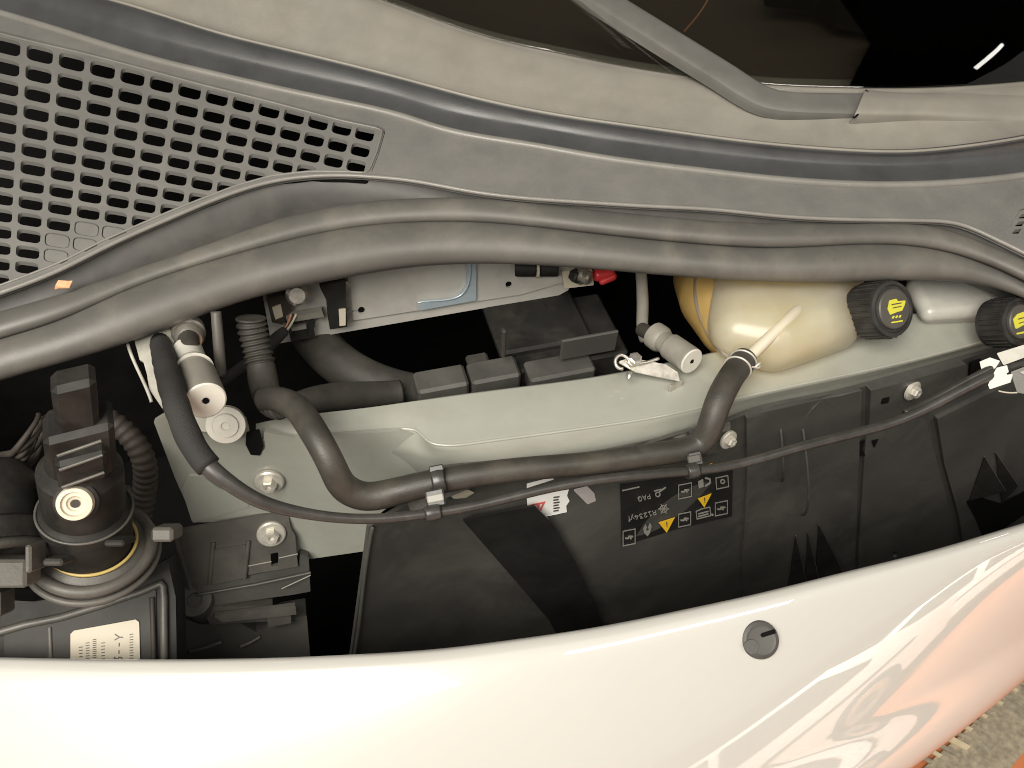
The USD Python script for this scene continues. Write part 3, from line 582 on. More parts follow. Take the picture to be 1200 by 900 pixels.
mk(unary_union([Polygon([(795+43, 559), (852, 556), (853, 569), (839, 572)]).exterior.buffer(.5), Point(846, 563).buffer(3).difference(Point(846, 563).buffer(1.6))]))
mk(unary_union([Polygon([(817, 563), (823, 560), (824, 569), (818, 571)]), LineString([(826, 568), (831, 565), (831, 560), (826, 559)]).buffer(1)]))
mk(unary_union([Polygon([(815, 598), (822, 595), (831, 593), (832, 603), (816, 607)]).exterior.buffer(.5), LineString([(818, 601), (829, 598)]).buffer(.7), LineString([(818, 604), (829, 601)]).buffer(.7)])); mk(Point(834, 602).buffer(1.4))
mk(unary_union([Polygon([(753, 618), (756, 613), (758, 618), (761, 611), (763, 615), (761, 623), (758, 627), (754, 623)]).difference(Point(758, 619).buffer(1.6))]))
mk(unary_union([Point(770, 578).buffer(3.2).difference(Point(770, 578).buffer(1.9)), LineString([(772, 575), (779, 570)]).buffer(.8), LineString([(766, 574), (774, 572)]).buffer(.6)]))
sn = [LineString([(777+6*np.cos(a), 595+6*np.sin(a)), (777-6*np.cos(a), 595-6*np.sin(a))]).buffer(.55) for a in np.radians([0, 60, 120])]+[Point(777, 595).buffer(4.4).difference(Point(777, 595).buffer(3.5))]
mk(unary_union(sn))
mk(unary_union([LineString([(729+k*3.4, 573.5-k*.75), (731+k*3.4, 573-k*.75)]).buffer(.7) for k in range(6)]), name='print_bar')
for a, b, c in (((771, 611), (790, 605), (780.5, 623)), ((817, 583), (833, 577), (824.5, 593.5)), ((819, 548), (834, 541), (827, 551))):
    T = Polygon([a, b, c]); mk(T, 'sign_amber', 'amber_triangle'); g = T.centroid
    guide.part('exclamation', plate(LineString([(g.x-.2, g.y-2.6), (g.x, g.y+.8)]).buffer(.55).union(Point(g.x+.2, g.y+2.6).buffer(.6)), GD, GN, .0003, off=.0022), 'print_ink', False, parent=lb)
for tx, c, h, xs in (('PAG', (754, 582), 5.6, 1.0), ('R1234yf', (751.5, 602.5), 5.4, 1.12)):
    guide.part('lettering', word(tx, GD, GN, c, h, ang=166, off=.0015, xs=xs), 'print_grey', False, parent=lb)
# ================================================================ coolant tank, second tank
def ball(q, y, rpx): p = y1(q[0], q[1], y); return (p, rpx*PXM(p))
def hullm(balls, name_r=None):
    return hull(balls)
tank = Thing('coolant_tank', 'cream translucent coolant tank with black screw cap, left of the pair of tanks', 'tank')
def ballz(q, z, rpx): p = z1(q[0], q[1], z); return (p, rpx*PXM(p))
main = hull([ballz((866, 388), .030, 34), ballz((948, 384), .030, 36), ballz((862, 345), .018, 46), ballz((966, 345), .018, 44), ballz((905, 396), .030, 40), ballz((972, 380), .022, 34)])
tank.part('body', main, 'tank_cream', True)
side = hull([ballz((846, 345), .006, 50), ballz((862, 378), .016, 44), ballz((840, 325), -.01, 50)])
tank.part('rear_half', side, 'tank_amber', True)
sm = np.array([(816, 322), (815, 345), (820, 370), (830, 392), (846, 412), (866, 424)], float)
TS = Surf(cat(main, side))
tank.part('seam', sweep(TS(sm, 0)+np.array([tocam(p) for p in TS(sm)])*.0002, .0020, 8, N=50), 'tank_cream', True)
op = TS([(926, 372)])[0]; oq = z1(878, 418, .040)
tank.part('outlet', sweep([op-tocam(op)*.022+unit(op-oq)*.012, op-tocam(op)*.005, lerp(op, oq, .5), oq], [.0062, .0058, .0056, .0060], 18, N=40), 'cream_plastic', True)
def cap(th, q, R, depth, ax, z, mf='cap_face'):
    p = z1(q[0], q[1], z); r = R*PXM(p); ax = unit(ax); L = depth*PXM(p)
    pr = [(r*.98, -L), (r*1.0, -L*.9), (r*1.0, -r*.12), (r*.96, -r*.03), (r*.84, 0), (r*.80, -r*.07), (r*.70, -r*.07)]
    c = th.part('cap', lathe(pr+[(r*.66, -r*.0)], p, ax, 48), 'cap_black', 30)
    th.part('cap_top', lathe([(r*.70, -r*.07), (r*.70, r*.03), (r*.66, r*.075), (r*.3, r*.09)], p, ax, 40), mf, 30, parent=c)
    x, yv, z = frame(ax)
    for k in range(28):
        a = k*2*np.pi/28; d = np.cos(a)*x+np.sin(a)*yv
        th.part('grip_rib', sweep([p+d*r-ax*L*.85, p+d*r-ax*r*.15], .0011, 6), 'cap_black', True, parent=c)
    return p, r, ax, c
CA = unit(.78*tocam(z1(1047, 362, .06))+.62*CR+.05*CU)
p, r, ax, cc = cap(tank, (1047, 362), 34, 44, CA, .062)
tank.part('neck', lathe([(r*.8, -r*2.3), (r*.8, -r*1.2)], p, ax, 32), 'tank_cream', 30)
CP = PLANE(p+ax*r*.095, ax); cpn = ax
sy = unary_union([smooth_poly([(1042, 352), (1050, 350), (1052, 353), (1061, 352), (1060, 357), (1057, 364), (1050, 366), (1043, 369), (1040, 362)], 1).difference(unary_union([LineString([(1045, 357), (1056, 355)]).buffer(.7), LineString([(1046, 361), (1056, 359)]).buffer(.6)]))]+[LineString([(1045, 378), (1057, 376)]).buffer(.8)]+[LineString([(1046+k*4, 372.5-k*.5), (1047+k*4, 371-k*.5)]).buffer(.9) for k in range(3)])
tank.part('symbol', plate(sy, CP, cpn, .0005, off=.0004), 'print_yellow', False, parent=cc)
wt = Thing('washer_tank', 'pale grey filler neck tank with black cap at the right edge', 'tank')
wt.part('body', hull([ballz((1089, 366), .018, 11), ballz((1176, 361), .018, 11), ballz((1074, 338), .022, 12), ballz((1195, 332), .022, 12), ballz((1078, 318), .0, 12), ballz((1200, 312), .0, 12), ballz((1090, 385), -.05, 11), ballz((1180, 380), -.05, 11)]), 'tank_pale', True)
p, r, ax, cc = cap(wt, (1196, 377), 29, 36, CA, .05)
CP = PLANE(p+ax*r*.095, ax)
sy = unary_union([smooth_poly([(1187, 374), (1192, 368), (1203, 364), (1212, 366), (1210, 376), (1199, 381), (1190, 386)], 1.5).difference(unary_union([LineString([(1193, 374), (1208, 370)]).buffer(.7), LineString([(1194, 379), (1206, 375)]).buffer(.6)])), LineString([(1192, 391), (1206, 388)]).buffer(1)])
wt.part('symbol', plate(sy, CP, ax, .0005, off=.0004), 'print_yellow', False, parent=cc)

# ================================================================ hoses, cable, clips
def path(pts, n=160):
    """(x, y, depth coordinate y, radius in pixels)"""
    P = np.array([y1(a, b, c) for a, b, c, _ in pts]); R = np.array([k[3]*PXM(q) for k, q in zip(pts, P)])
    Q = resample(np.c_[P, R], n); return Q[:, :3], Q[:, 3]
yb = lambda x: np.interp(x, [300, 380, 440, 520, 700, 830, 1000, 1200], [-.075, -.105, -.115, -.11, -.118, -.118, -.11, -.10])-.0
hose = Thing('coolant_hose', 'thick dull black coolant hose from the tank along the crossmember to the left', 'hose')
P, R = path([(874, 420, oq[1]+.001, 14.5), (864, 432, oq[1]-.010, 15), (852, 450, min(oq[1]-.026, -.075), 15.5), (840, 476, -.098, 15.5), (832, 500, -.108, 15), (822, 517, -.112, 14.5), (800, 527, -.114, 14), (770, 532, -.114, 14), (700, 542, -.112, 14), (620, 549, -.108, 14), (560, 556, -.105, 14.5), (500, 567, -.103, 15.5), (460, 577, -.102, 16.5), (425, 581, -.100, 17), (405, 572, -.096, 17), (391, 550, -.09, 16.5), (378, 524, -.076, 16.5), (362, 497, -.052, 16.5), (346, 477, -.028, 16), (325, 468, -.01, 15), (308, 468, 0.0, 14)], 260)
hose.part('hose', sweep(P, R, 24), 'hose_rubber', True)
had = unit(P[6]-P[2])
for k, d in ((-.0055, 0), (.0065, 0)):
    q0 = P[5]+had*k; hose.part('spring_clamp', ring(R[5]+.0008, .0010, q0, unit(had+[.15, 0, 0]), 40, 8), 'bolt_pale', True)
cl0 = P[5]+had*.002
x_ = unit(np.cross(had, tocam(cl0)))
for k in (-1, 1):
    a = cl0-x_*R[5]*(-1)*.9+tocam(cl0)*R[5]*.5; a = cl0+CR*R[5]*.95+tocam(cl0)*.004
    hose.part('clamp_ear', sweep([a+had*.006*k, a+CR*.004+had*.003*k, a+CR*.007-CU*.002*k, a+CR*.004-had*.003*k], .0011, 8, N=20), 'bolt_pale', True)
bel = Thing('bellows_hose', 'dusty brown corrugated hose rising at the left behind the grey bracket', 'hose')
P, R = path([(294, 372, .075, 16), (298, 396, .065, 16), (304, 420, .052, 16), (308, 444, .035, 17), (314, 466, .012, 16), (330, 476, -.012, 15)], 150)
R = R*(1+.09*np.sign(np.sin(np.arange(150)*2*np.pi/7.5))*(np.abs(np.sin(np.arange(150)*2*np.pi/7.5))**.5)*((np.arange(150) < 60) | (np.arange(150) > 112)))
bel.part('bellows_hose', sweep(P, R, 22), 'grime_grey', True)
cable = Thing('black_cable', 'thin black cable in a cloth sleeve running below the hose to the right edge', 'cable')
cp = [(172, 330, .20, 8), (180, 368, .135, 9), (188, 402, .06, 9.5), (199, 448, -.035, 11.5), (212, 490, -.075, 12), (228, 525, -.098, 12), (246, 548, -.112, 11.5), (270, 567, -.122, 10), (300, 585, -.13, 8.8), (340, 598, -.135, 7.4), (380, 605, -.138, 6.5), (430, 608, -.14, 6.2), (500, 602, -.14, 6), (560, 592, -.14, 5.8), (640, 573, -.14, 5.8), (720, 560, -.14, 5.8), (800, 553, -.14, 5.8), (860, 545, -.138, 5.8), (930, 526, -.135, 6), (1000, 508, -.132, 6), (1060, 490, -.13, 6), (1110, 466, -.128, 6), (1150, 445, -.125, 6), (1200, 424, -.12, 6), (1260, 400, -.118, 6)]
P, R = path(cp, 320)
cable.part('cable', sweep(P, R*.97, 16), 'cable_rubber', True)
ks = int(np.argmin(np.linalg.norm(P-y1(250, 552, -.114), axis=1)))
Rs = R[:ks]*1.24*(1+.05*np.sin(np.arange(ks)*.9)*rng.random(ks))
cable.part('cloth_sleeve', sweep(P[:ks], Rs, 18), 'sleeve_cloth', True)
P2, R2 = path([(1060, 484, -.122, 4), (1110, 459, -.12, 4), (1150, 437, -.118, 4), (1200, 414, -.113, 4), (1260, 388, -.11, 4)], 60)
cable.part('side_wire', sweep(P2, R2, 10), 'cable_rubber', True)
def clip(name_label, hx, hy, cx, cy, w, tag=None):
    t = Thing('hose_clip', name_label, 'hose clip', 'black clips holding hose and cable')
    h, c = y1(hx, hy, -.106), y1(cx, cy, -.14); s = PXM(h)
    ax = unit(y1(hx+20, hy-4, -.107)-h)
    t.part('hose_band', ring(15.2*s, .0011, h, ax, 40, 8, ob=w*.42*s/.0011), 'cable_rubber', True)
    t.part('cable_band', ring(7.2*s, .0013, c, unit(y1(cx+20, cy-4, -.14)-c), 32, 8, ob=w*.5*s/.0013), 'cable_rubber', True)
    F = [ax, unit(np.cross(tocam(h), ax)), unit(np.cross(ax, np.cross(tocam(h), ax)))]
    m = lerp(h, c, .55)+tocam(h)*.004
    t.part('bridge', cbox((w*s*1.15, abs(hy-cy)*s*.55, .009), m, F, .0015), 'cable_rubber', False)
    t.part('pad', cbox((w*s*1.0, 9*s, .003), m+tocam(h)*.0055, F, .001), 'bracket_plastic' if not tag else tag, False)
    t.part('lug', cbox((w*s*.9, 8*s, .012), h+unit(F[1])*14*s*(1 if F[1]@CU > 0 else -1)+tocam(h)*.002, F, .001), 'cable_rubber', False)
clip('left hose clip above the grey panel, black with a pale pad', 514, 563, 507, 601, 19, 'print_grey')
clip('right hose clip beside the black warning label', 816, 521, 811, 552, 15)

# ================================================================ refrigerant ports, pipe, bracket
def port(label, q0, q1, ya, yb_, R, hub=False):
    t = Thing('service_port', label, 'pipe cap', None)
    a, b = y1(q0[0], q0[1], ya), y1(q1[0], q1[1], yb_); ax = unit(b-a); L = np.linalg.norm(b-a); r = R*PXM(b)
    t.part('cap', lathe([(r*.80, -L*1.0), (r*.84, -L*.75), (r*.98, -L*.7), (r*1.0, -L*.05), (r*.97, 0)], b, ax, 36), 'port_grey', 30)
    t.part('cap_end', lathe([(r*.96, -.0005), (r*.97, .0006), (r*.90, .0014), (r*.2, .0014), (r*.16, .0002)], b, ax, 36), 'port_pale', 30)
    t.part('end_hole', lathe([(r*.15, 0), (r*.15, .0016), (r*.13, .0017)], b, ax, 14), 'deep_black', False)
    return t, a, b, ax, r
t, a, b, ax, r = port('larger grey service port cap beside the left upright bracket', (226, 428), (241, 469), .012, -.045, 24)
t.part('neck', lathe([(r*.7, -.062), (r*.78, -.058), (r*.78, -.03), (r*.98, -.022)], lerp(a, b, .5), ax, 32), 'port_pale', 30)
u2 = y1(221, 392, .06)
t.part('collar', lathe([(r*.72, -.012), (r*.9, -.010), (r*.9, -.002), (r*.8, .0), (r*.8, .006), (r*.66, .010)], u2, unit(a-u2), 32), 'zinc_steel', 30)
t.part('stem', sweep([u2+np.array([-.004, .05, -.05]), u2, a], r*.55, 20, N=30), 'grime_grey', True)
t, a, b, ax, r = port('smaller dark grey service port cap beside the cream tank', (776, 399), (810, 423), .005, -.035, 16.5)
t.part('collar', lathe([(r*.7, -.02), (r*1.02, -.018), (r*1.02, -.008), (r*.85, -.004)], a+ax*.006, ax, 32), 'port_grey', 30)
a2 = y1(752, 386, .04)
t.part('stem', sweep([a2, a], r*.55, 16), 'grime_grey', True)
t = Thing('metal_pipe', 'slim grey upright pipe in the gap left of the cream tank', 'pipe')
P, R = path([(751, 300, .085, 6.5), (752, 330, .08, 6.8), (753, 365, .07, 7), (753, 385, .062, 7), (757, 398, .055, 7.5)], 40)
t.part('metal_pipe', sweep(P, R, 14), 'port_grey', True)
t = Thing('pipe_bracket', 'small bent steel bracket with one bolt behind the crossmember edge', 'bracket')
bz = z1(760, 432, .02); BPn = unit([0, -.5, .87]); BPL = PLANE(bz, BPn)
t.part('tongue', plate(smooth_poly([(724, 424), (738, 419), (780, 427), (794, 436), (797, 447), (745, 436)], 1.2), BPL, BPn, .0022), 'zinc_steel', False)
lg = BPL([(797, 446)])[0]; t.part('leg', cbox((.016, .002, .020), lg+np.array([-.004, -.001, -.010]), [unit([1, .3, 0]), unit([-.3, 1, 0]), [0, 0, 1]], .0008), 'zinc_steel', False)
t.part('hook', sweep(BPL([(730, 432), (722, 428), (722, 420), (728, 416), (740, 423), (760, 424), (772, 420)], .004), .0016, 8, N=40), 'zinc_steel', True)
pb_ = BPL([(742, 424)])[0]+BPn*.002
t.part('bolt', lathe([(.0065, 0), (.0065, .007), (.005, .008)], pb_, unit(BPn+[0, .2, .2]), 6), 'zinc_steel', 20)
t.part('stud', sweep(BPL([(738, 436), (737, 444)], .002), .0026, 10), 'zinc_steel', True)

# ================================================================ electronics housing, connectors
YB = .15; BXn = unit([0, -1, .12]); BX = PLANE(V(0, YB, 0), BXn)
inv = Thing('electronics_housing', 'bare aluminium electronics housing showing below the bonnet seal', 'metal housing')
base = smooth_poly([(300, 300), (318, 404), (330, 402), (655, 346), (666, 340), (669, 332), (668, 290)], 2)
inv.part('tray', plate(base, BX, BXn, .03), 'aluminium', False)
cov = Polygon([(408, 280), (406, 368), (412, 373), (600, 344), (608, 343), (688, 320), (688, 280)])
kh = unary_union([Point(423, 361).buffer(4.2), Point(595, 331).buffer(3.8), LineString([(411, 362.5), (423, 361)]).buffer(.8)])
inv.part('cover', plate(smooth_poly(cov, 2).difference(kh), BX, BXn, .003, off=.0045), 'aluminium', False)
for g in kh.geoms: inv.part('screw_hole', plate(g.buffer(.8), BX, BXn, .002, off=.0008), 'deep_black', False)
brk = smooth_poly([(545, 290), (545, 330), (537, 342), (524, 347), (489, 351), (489, 359), (556, 347), (556, 290)], 2)
inv.part('corner_bracket', plate(brk, BX, BXn, .003, off=.0085), 'blue_zinc', False)
inv.part('bracket_rib', sweep(BX([(549, 300), (549, 332), (541, 345), (525, 351), (490, 355)], .0095), .0012, 8, N=40), 'blue_zinc', True)
def bxp(poly, m, name, off, th, par=None, r=1.0): return inv.part(name, plate(smooth_poly(poly, r) if r else Polygon(poly), BX, BXn, th, off=off), m, False, parent=par)
bxp([(400, 296), (404, 364), (407, 371), (412, 370), (409, 330), (404, 326), (402, 310)], 'zinc_steel', 'edge_strip', .009, .006)
con = Thing('plug_connector', 'dark plug connectors with a cream insert at the left of the aluminium housing', 'connector')
def cpart(poly, m, name, off, th, r=.6): return con.part(name, plate(smooth_poly(poly, r), BX, BXn, th, off=off), m, False)
cpart([(372, 322), (402, 314), (404, 369), (384, 372), (381, 340)], 'dark_plastic', 'body', .022, .02)
cpart([(394, 348), (402, 347), (402, 366), (395, 367)], 'cream_plastic', 'insert', .0235, .004)
fr = Polygon([(334, 368), (366, 364), (366, 388), (340, 392)])
con.part('frame', plate(fr.difference(Polygon([(339, 373), (358, 370), (359, 384), (342, 387)])), BX, BXn, .010, off=.012), 'dark_plastic', False)
cpart([(360, 372), (368, 371), (366, 378), (368, 384), (361, 386)], 'dark_plastic', 'latch', .014, .006)
cpart([(334, 362), (376, 355), (378, 361), (336, 368)], 'port_grey', 'lid', .016, .010)
cpart([(312, 344), (330, 338), (345, 340), (340, 356), (330, 372), (318, 370)], 'brown_wire', 'clamp', .012, .01)
cpart([(318, 352), (328, 348), (331, 362), (322, 366)], 'paper_cream', 'pad', .0135, .003)
nb = BX([(348, 345)], .016)[0]
con.part('nut', lathe([(.011, -.006), (.011, .004), (.008, .007)], nb, unit(BXn+[0, 0, .4]), 20), 'zinc_steel', 30)
wire = Thing('wire_bundle', 'taped black wire with bare copper ends hanging by the plug connectors', 'wires')
P, R = path([(333, 388, .115, 6), (318, 402, .10, 7.5), (300, 418, .085, 7.5), (282, 432, .07, 7), (262, 446, .055, 6.5), (245, 462, .04, 6)], 70)
wire.part('tape', sweep(P, R, 12), 'sleeve_cloth', True)
for k in range(3):
    P, R = path([(332+k*2, 389-k, .115, 1.6), (337+k*2, 380, .125, 1.5), (341+k*3, 368, .135, 1.5)], 20)
    wire.part('core', sweep(P, R, 8), ('copper', 'brown_wire', 'cream_plastic')[k], True)
rt = Thing('red_terminal', 'red plastic terminal cap with steel bolt at the right of the housing', 'terminal')
rp = BX([(708, 322)], .01)[0]; s = PXM(rp)
rt.part('red_cap', cat(hull([(rp+CR*-7*s, 8*s), (rp+CR*6*s+CU*2*s, 7*s)]), hull([(rp-CU*8*s-CR*2*s, 4*s), (rp+CR*10*s-CU*2*s, 5*s)])), 'red_plastic', True)
rt.part('lug', plate(smooth_poly([(655, 312), (690, 310), (692, 328), (658, 332)], 1), BX, BXn, .004, off=.011), 'cream_plastic', False)
rn = BX([(676, 322)], .012)[0]
rt.part('bolt', lathe([(11*s, 0), (11*s, 4*s), (8*s, 5*s), (8*s, 12*s), (5*s, 14*s)], rn+CR*4*s, unit(BXn+[.7, 0, 0]), 18), 'zinc_steel', 25)
rt.part('nut', lathe([(8*s, 0), (8*s, 9*s), (6*s, 11*s)], rn-CR*4*s, unit(BXn+[.4, 0, .2]), 6), 'dark_plastic', 20)
for k, (x0, x1) in enumerate(((604, 628), (632, 654))):
    c = BX([((x0+x1)/2, 314)], .010)[0]
    rt.part('cable_gland', lathe([(9*s, -(x1-x0)/2*s), (10*s, -(x1-x0)/2.4*s), (10*s, (x1-x0)/2.4*s), (9*s, (x1-x0)/2*s)], c, CR, 24), 'dark_plastic', 30)
rt.part('ring', lathe([(10*s, -2*s), (11*s, -2*s), (11*s, 2*s), (10*s, 2*s)], BX([(630, 314)], .010)[0], CR, 24), 'cream_plastic', 30)

# ================================================================ dark parts down in the bay
def blk(q, y, w, h, d, m, th, name, ang=0.0, tilt=0.0):
    p = y1(q[0], q[1], y); s = PXM(p); a = np.radians(ang)
    x = np.array([np.cos(a), np.sin(a), 0]); z = np.array([0, -np.sin(tilt), np.cos(tilt)]); yv = np.cross(z, x)
    return th.part(name, cbox((w*s, d, h*s), p, [x, yv, z], .003), m, False)
fb = Thing('fuse_box', 'low dark row of boxy plastic modules behind the crossmember', 'fuse box')
blk((517, 452), .045, 60, 30, .03, 'black_plastic', fb, 'module'); blk((578, 443), .045, 58, 34, .03, 'black_plastic', fb, 'module')
blk((655, 436), .045, 80, 26, .03, 'black_plastic', fb, 'module'); blk((560, 470), .06, 260, 40, .03, 'dark_plastic', fb, 'base')
blk((560, 424), .075, 26, 10, .02, 'grime_grey', fb, 'lug')
bt_ = Thing('battery', 'dark grey box with a raised lid deep below the aluminium housing', 'battery')
blk((655, 408), .10, 128, 60, .10, 'dark_plastic', bt_, 'case'); blk((690, 404), .046, 70, 32, .004, 'black_plastic', bt_, 'side_label')
blk((628, 378), .115, 110, 12, .085, 'dark_plastic', bt_, 'lid'); blk((590, 402), .047, 5, 44, .006, 'grime_grey', bt_, 'edge_strip')
t = Thing('air_duct', 'wide dull grey duct hose running down under the aluminium housing', 'duct')
P, R = path([(352, 372, .20, 24), (372, 400, .16, 25), (400, 428, .12, 25), (440, 450, .09, 25), (490, 462, .075, 24)], 60)
t.part('air_duct', sweep(P, R, 20), 'grime_grey', True)
P, R = path([(350, 474, .02, 15), (375, 468, .03, 17), (415, 464, .045, 17), (470, 460, .055, 15)], 50)
t = Thing('return_hose', 'short dark hose lying along the back of the crossmember at left', 'hose')
t.part('return_hose', sweep(P, R, 18), 'grime_grey', True)
t = Thing('vertical_rod', 'slim pale rod standing between port cap and corrugated hose', 'rod')
P, R = path([(253, 365, .06, 6), (256, 400, .045, 6.5), (259, 440, .03, 6.5)], 20)
t.part('vertical_rod', sweep(P, R, 12), 'bracket_plastic', True)
cnd = Thing('wiring_conduit', 'dim brown corrugated conduit arching behind the headlight plug', 'conduit')
P, R = path([(55, 500, .0, 12), (80, 487, .01, 13), (110, 486, .012, 13), (140, 500, .005, 13), (165, 530, -.01, 13), (170, 570, -.02, 13), (160, 620, -.04, 13), (140, 660, -.07, 13)], 160)
cnd.part('wiring_conduit', sweep(P, R*(1+.07*np.sin(np.arange(160)*1.15)), 18), 'brown_wire', True)
wl = Thing('loose_wires', 'tangled dusty brown wires at the left edge', 'wires')
for k in range(7):
    a = rng.normal(0, 3, 8)
    P, R = path([(-12, 538+k*5, -.02, 4), (12, 530+k*4+a[0], -.03+.002*k, 4), (24+a[1], 520+k*6, -.03, 3.6), (36+a[2], 505+a[3]+k*7, -.02, 3), (44+a[4]*.6, 486+k*4, .0, 2.6)], 50)
    wl.part('wire', sweep(P, R, 8), 'brown_wire', True)
P, R = path([(40, 555, -.03, 4), (55, 548, -.035, 3.5), (60, 535, -.03, 3), (58, 528, -.02, 2)], 30)
wl.part('tail', sweep(P, R, 8), 'paper_cream', True)
# ================================================================ headlight
hl = Thing('headlight', 'black headlight housing with round bulb holder and cream sticker', 'headlight')
HPn = unit([.05, -.62, .78]); hp0 = y1(120, 735, -.115); HP = PLANE(hp0, HPn)
def hpl(poly, m, name, off, th, par=None, r=1.5, smooth=False, label=None):
    return hl.part(name, plate(smooth_poly(poly, r) if r else Polygon(poly), HP, HPn, th, off=off), m, smooth, parent=par, label=label)
hpl([(-60, 700), (40, 705), (70, 700), (120, 700), (196, 655), (206, 700), (208, 840), (-60, 860)], 'dark_plastic', 'housing', 0, .05)
hpl([(6, 738), (60, 728), (120, 712), (183, 690), (184, 830), (6, 840)], 'housing_plastic', 'rear_cover', .002, .004)
ridge = np.array([(-5, 742), (30, 732), (70, 724), (120, 709), (165, 694), (190, 683), (192, 700), (193, 830)], float)
hl.part('rim', sweep(HP(np.vstack([LineString(ridge).interpolate(np.linspace(0, 1, 60), normalized=True)[i].coords[0] for i in range(60)]), .003), .0032, 10), 'bracket_plastic', True)
hl.part('rib', sweep(HP([(178, 700), (180, 760), (180, 820)], .003), .0022, 8), 'brown_wire', True)
hl.part('rib', sweep(HP([(58, 735), (60, 780), (60, 830)], .002), .0018, 8), 'bracket_plastic', True)
lab = hpl([(84, 742), (88, 738), (160, 725), (164, 728), (166, 800), (84, 805)], 'paper_cream', 'label', .0035, .0005, r=1.2, label='cream printed sticker')
hl.part('lettering', word('13--Y', HP, HPn, (140, 762), 9.5, ang=-88, off=.0036, xs=1.0), 'print_ink', False, parent=lab)
for x, y0, y1_, n in ((96, 757, 779, 6), (104, 752, 779, 9), (112, 748, 776, 12), (122, 752, 778, 7), (155, 742, 779, 12)):
    for k in range(n):
        y = y0+(y1_-y0)*k/n
        hl.part('print_bar', plate([(x-2, y), (x+2.2, y-.6), (x+2.2, y+1-.6), (x-2, y+1)], HP, HPn, .0003, off=.0038), 'print_ink', False, parent=lab)
# bulb holder: stepped drum lying along the car, its ring sunk in the housing
bc = y1(108, 631, -.085); s = PXM(bc); zz = np.linspace(-.12, .12, 400); cand = np.array([z1(95, 522, z) for z in zz]); dd = np.linalg.norm(cand-bc, axis=1); bax = unit(cand[np.where(dd < .108)[0].max()]-bc)
def al(d): return bc+bax*d
hl.part('socket_ring', ring(63*s, 7*s, al(-.010), bax, 64, 12), 'bracket_plastic', True)
hl.part('socket_lip', ring(70*s, 4*s, al(-.018), bax, 64, 10), 'bracket_plastic', True)
hl.part('gasket', ring(47*s, 2.0*s, al(-.004), bax, 56, 8), 'amber_rubber', True)
hl.part('socket_well', lathe([(64*s, -.03), (64*s, -.012), (48*s, -.006), (46*s, -.012), (20*s, -.012)], bc, bax, 48), 'bracket_plastic', 30)
bh = hl.part('bulb_holder', lathe([(47*s, -.004), (47*s, .026), (48.5*s, .028), (48.5*s, .036), (44*s, .039), (42*s, .041), (42*s, .082), (36*s, .088), (33*s, .092)], bc+CR*-4*s, bax, 40), 'dark_plastic', 30)
hl.part('holder_rim', ring(48.5*s, 1.6*s, al(.037)-CR*4*s, bax, 56, 8), 'bracket_plastic', True, parent=bh)
kp = Surf(lathe([(42*s, -.004), (42*s, .10)], bc+CR*-4*s, bax, 40))([(88, 590)])[0]; kp = kp+tocam(kp)*.004; ka = unit([.08, -.75, .65]); kr = 20.5*PXM(kp)
hl.part('knob', lathe([(kr*.95, -.008), (kr, -.002), (kr, .0), (kr*.93, .003), (kr*.72, .0032), (kr*.66, .0012), (kr*.45, .0012), (kr*.38, .0), (kr*.2, -.001)], kp, ka, 40), 'cream_plastic', 30, label='cream round adjuster knob')
hl.part('knob_hole', lathe([(kr*.24, 0), (kr*.24, .0006)], kp+ka*.0004, ka, 16), 'brown_wire', False)
hl.part('knob_seat', lathe([(kr*1.2, -.03), (kr*1.2, -.003), (kr*1.05, -.002)], kp, ka, 32), 'dark_plastic', 30)
F = [unit([.98, .12, -.02]), bax, unit(np.cross([.98, .12, -.02], bax))]
F[2] = F[2] if F[2]@(-fwd) > 0 else -F[2]
hb = al(.110)
hl.part('plug', cbox((66*s, .05, .03), hb, F, .004), 'dark_plastic', False)
hl.part('plug_latch', cbox((48*s, .028, .012), hb+F[2]*.018-bax*.004, F, .003), 'dark_plastic', False)
for d in (-.012, .006, .02):
    hl.part('latch_bar', sweep([hb+F[2]*.0255+bax*d-F[0]*20*s, hb+F[2]*.0265+bax*(d+.003), hb+F[2]*.0255+bax*(d+.004)+F[0]*20*s], .0012, 8), 'bracket_plastic', True)
hl.part('plug_neck', cbox((40*s, .05, .022), hb+bax*.04, F, .004), 'dark_plastic', False)
sp = y1(144, 588, -.07)
hl.part('side_lug', cbox((14*s, 38*s, .012), sp, [CR, CU, -fwd], .002), 'grime_grey', False)
hl.part('side_lug', cbox((7*s, 12*s, .01), sp-CU*24*s+CR*2*s, [CR, CU, -fwd], .002), 'grime_grey', False)
hl.part('lever', cbox((18*s, 60*s, .012), y1(122, 560, -.06), [CR, CU, -fwd], .003), 'dark_plastic', False)
for q, w, h, m in (((4, 669), 66, 30, 'bracket_plastic'), ((0, 704), 18, 30, 'grime_grey'), ((42, 652), 7, 30, 'bracket_plastic'), ((196, 624), 24, 16, 'bracket_plastic'), ((70, 656), 22, 8, 'grime_grey'), ((141, 634), 22, 7, 'dark_plastic')):
    p = y1(q[0], q[1], -.115); hl.part('lug', cbox((w*s, h*s, .02), p, [CR, CU, -fwd], .002), m, False)
c2 = y1(-14, 612, -.07); b2 = unit([-.1, .93, .3])
hl.part('rear_cap', lathe([(50*s, -.03), (62*s, -.028), (62*s, -.012), (54*s, -.008), (54*s, .03), (46*s, .04), (30*s, .045)], c2, b2, 48), 'dark_plastic', 30)
hl.part('rear_cap_ring', ring(58*s, 6*s, c2-b2*.032, b2, 56, 10), 'grime_grey', True)
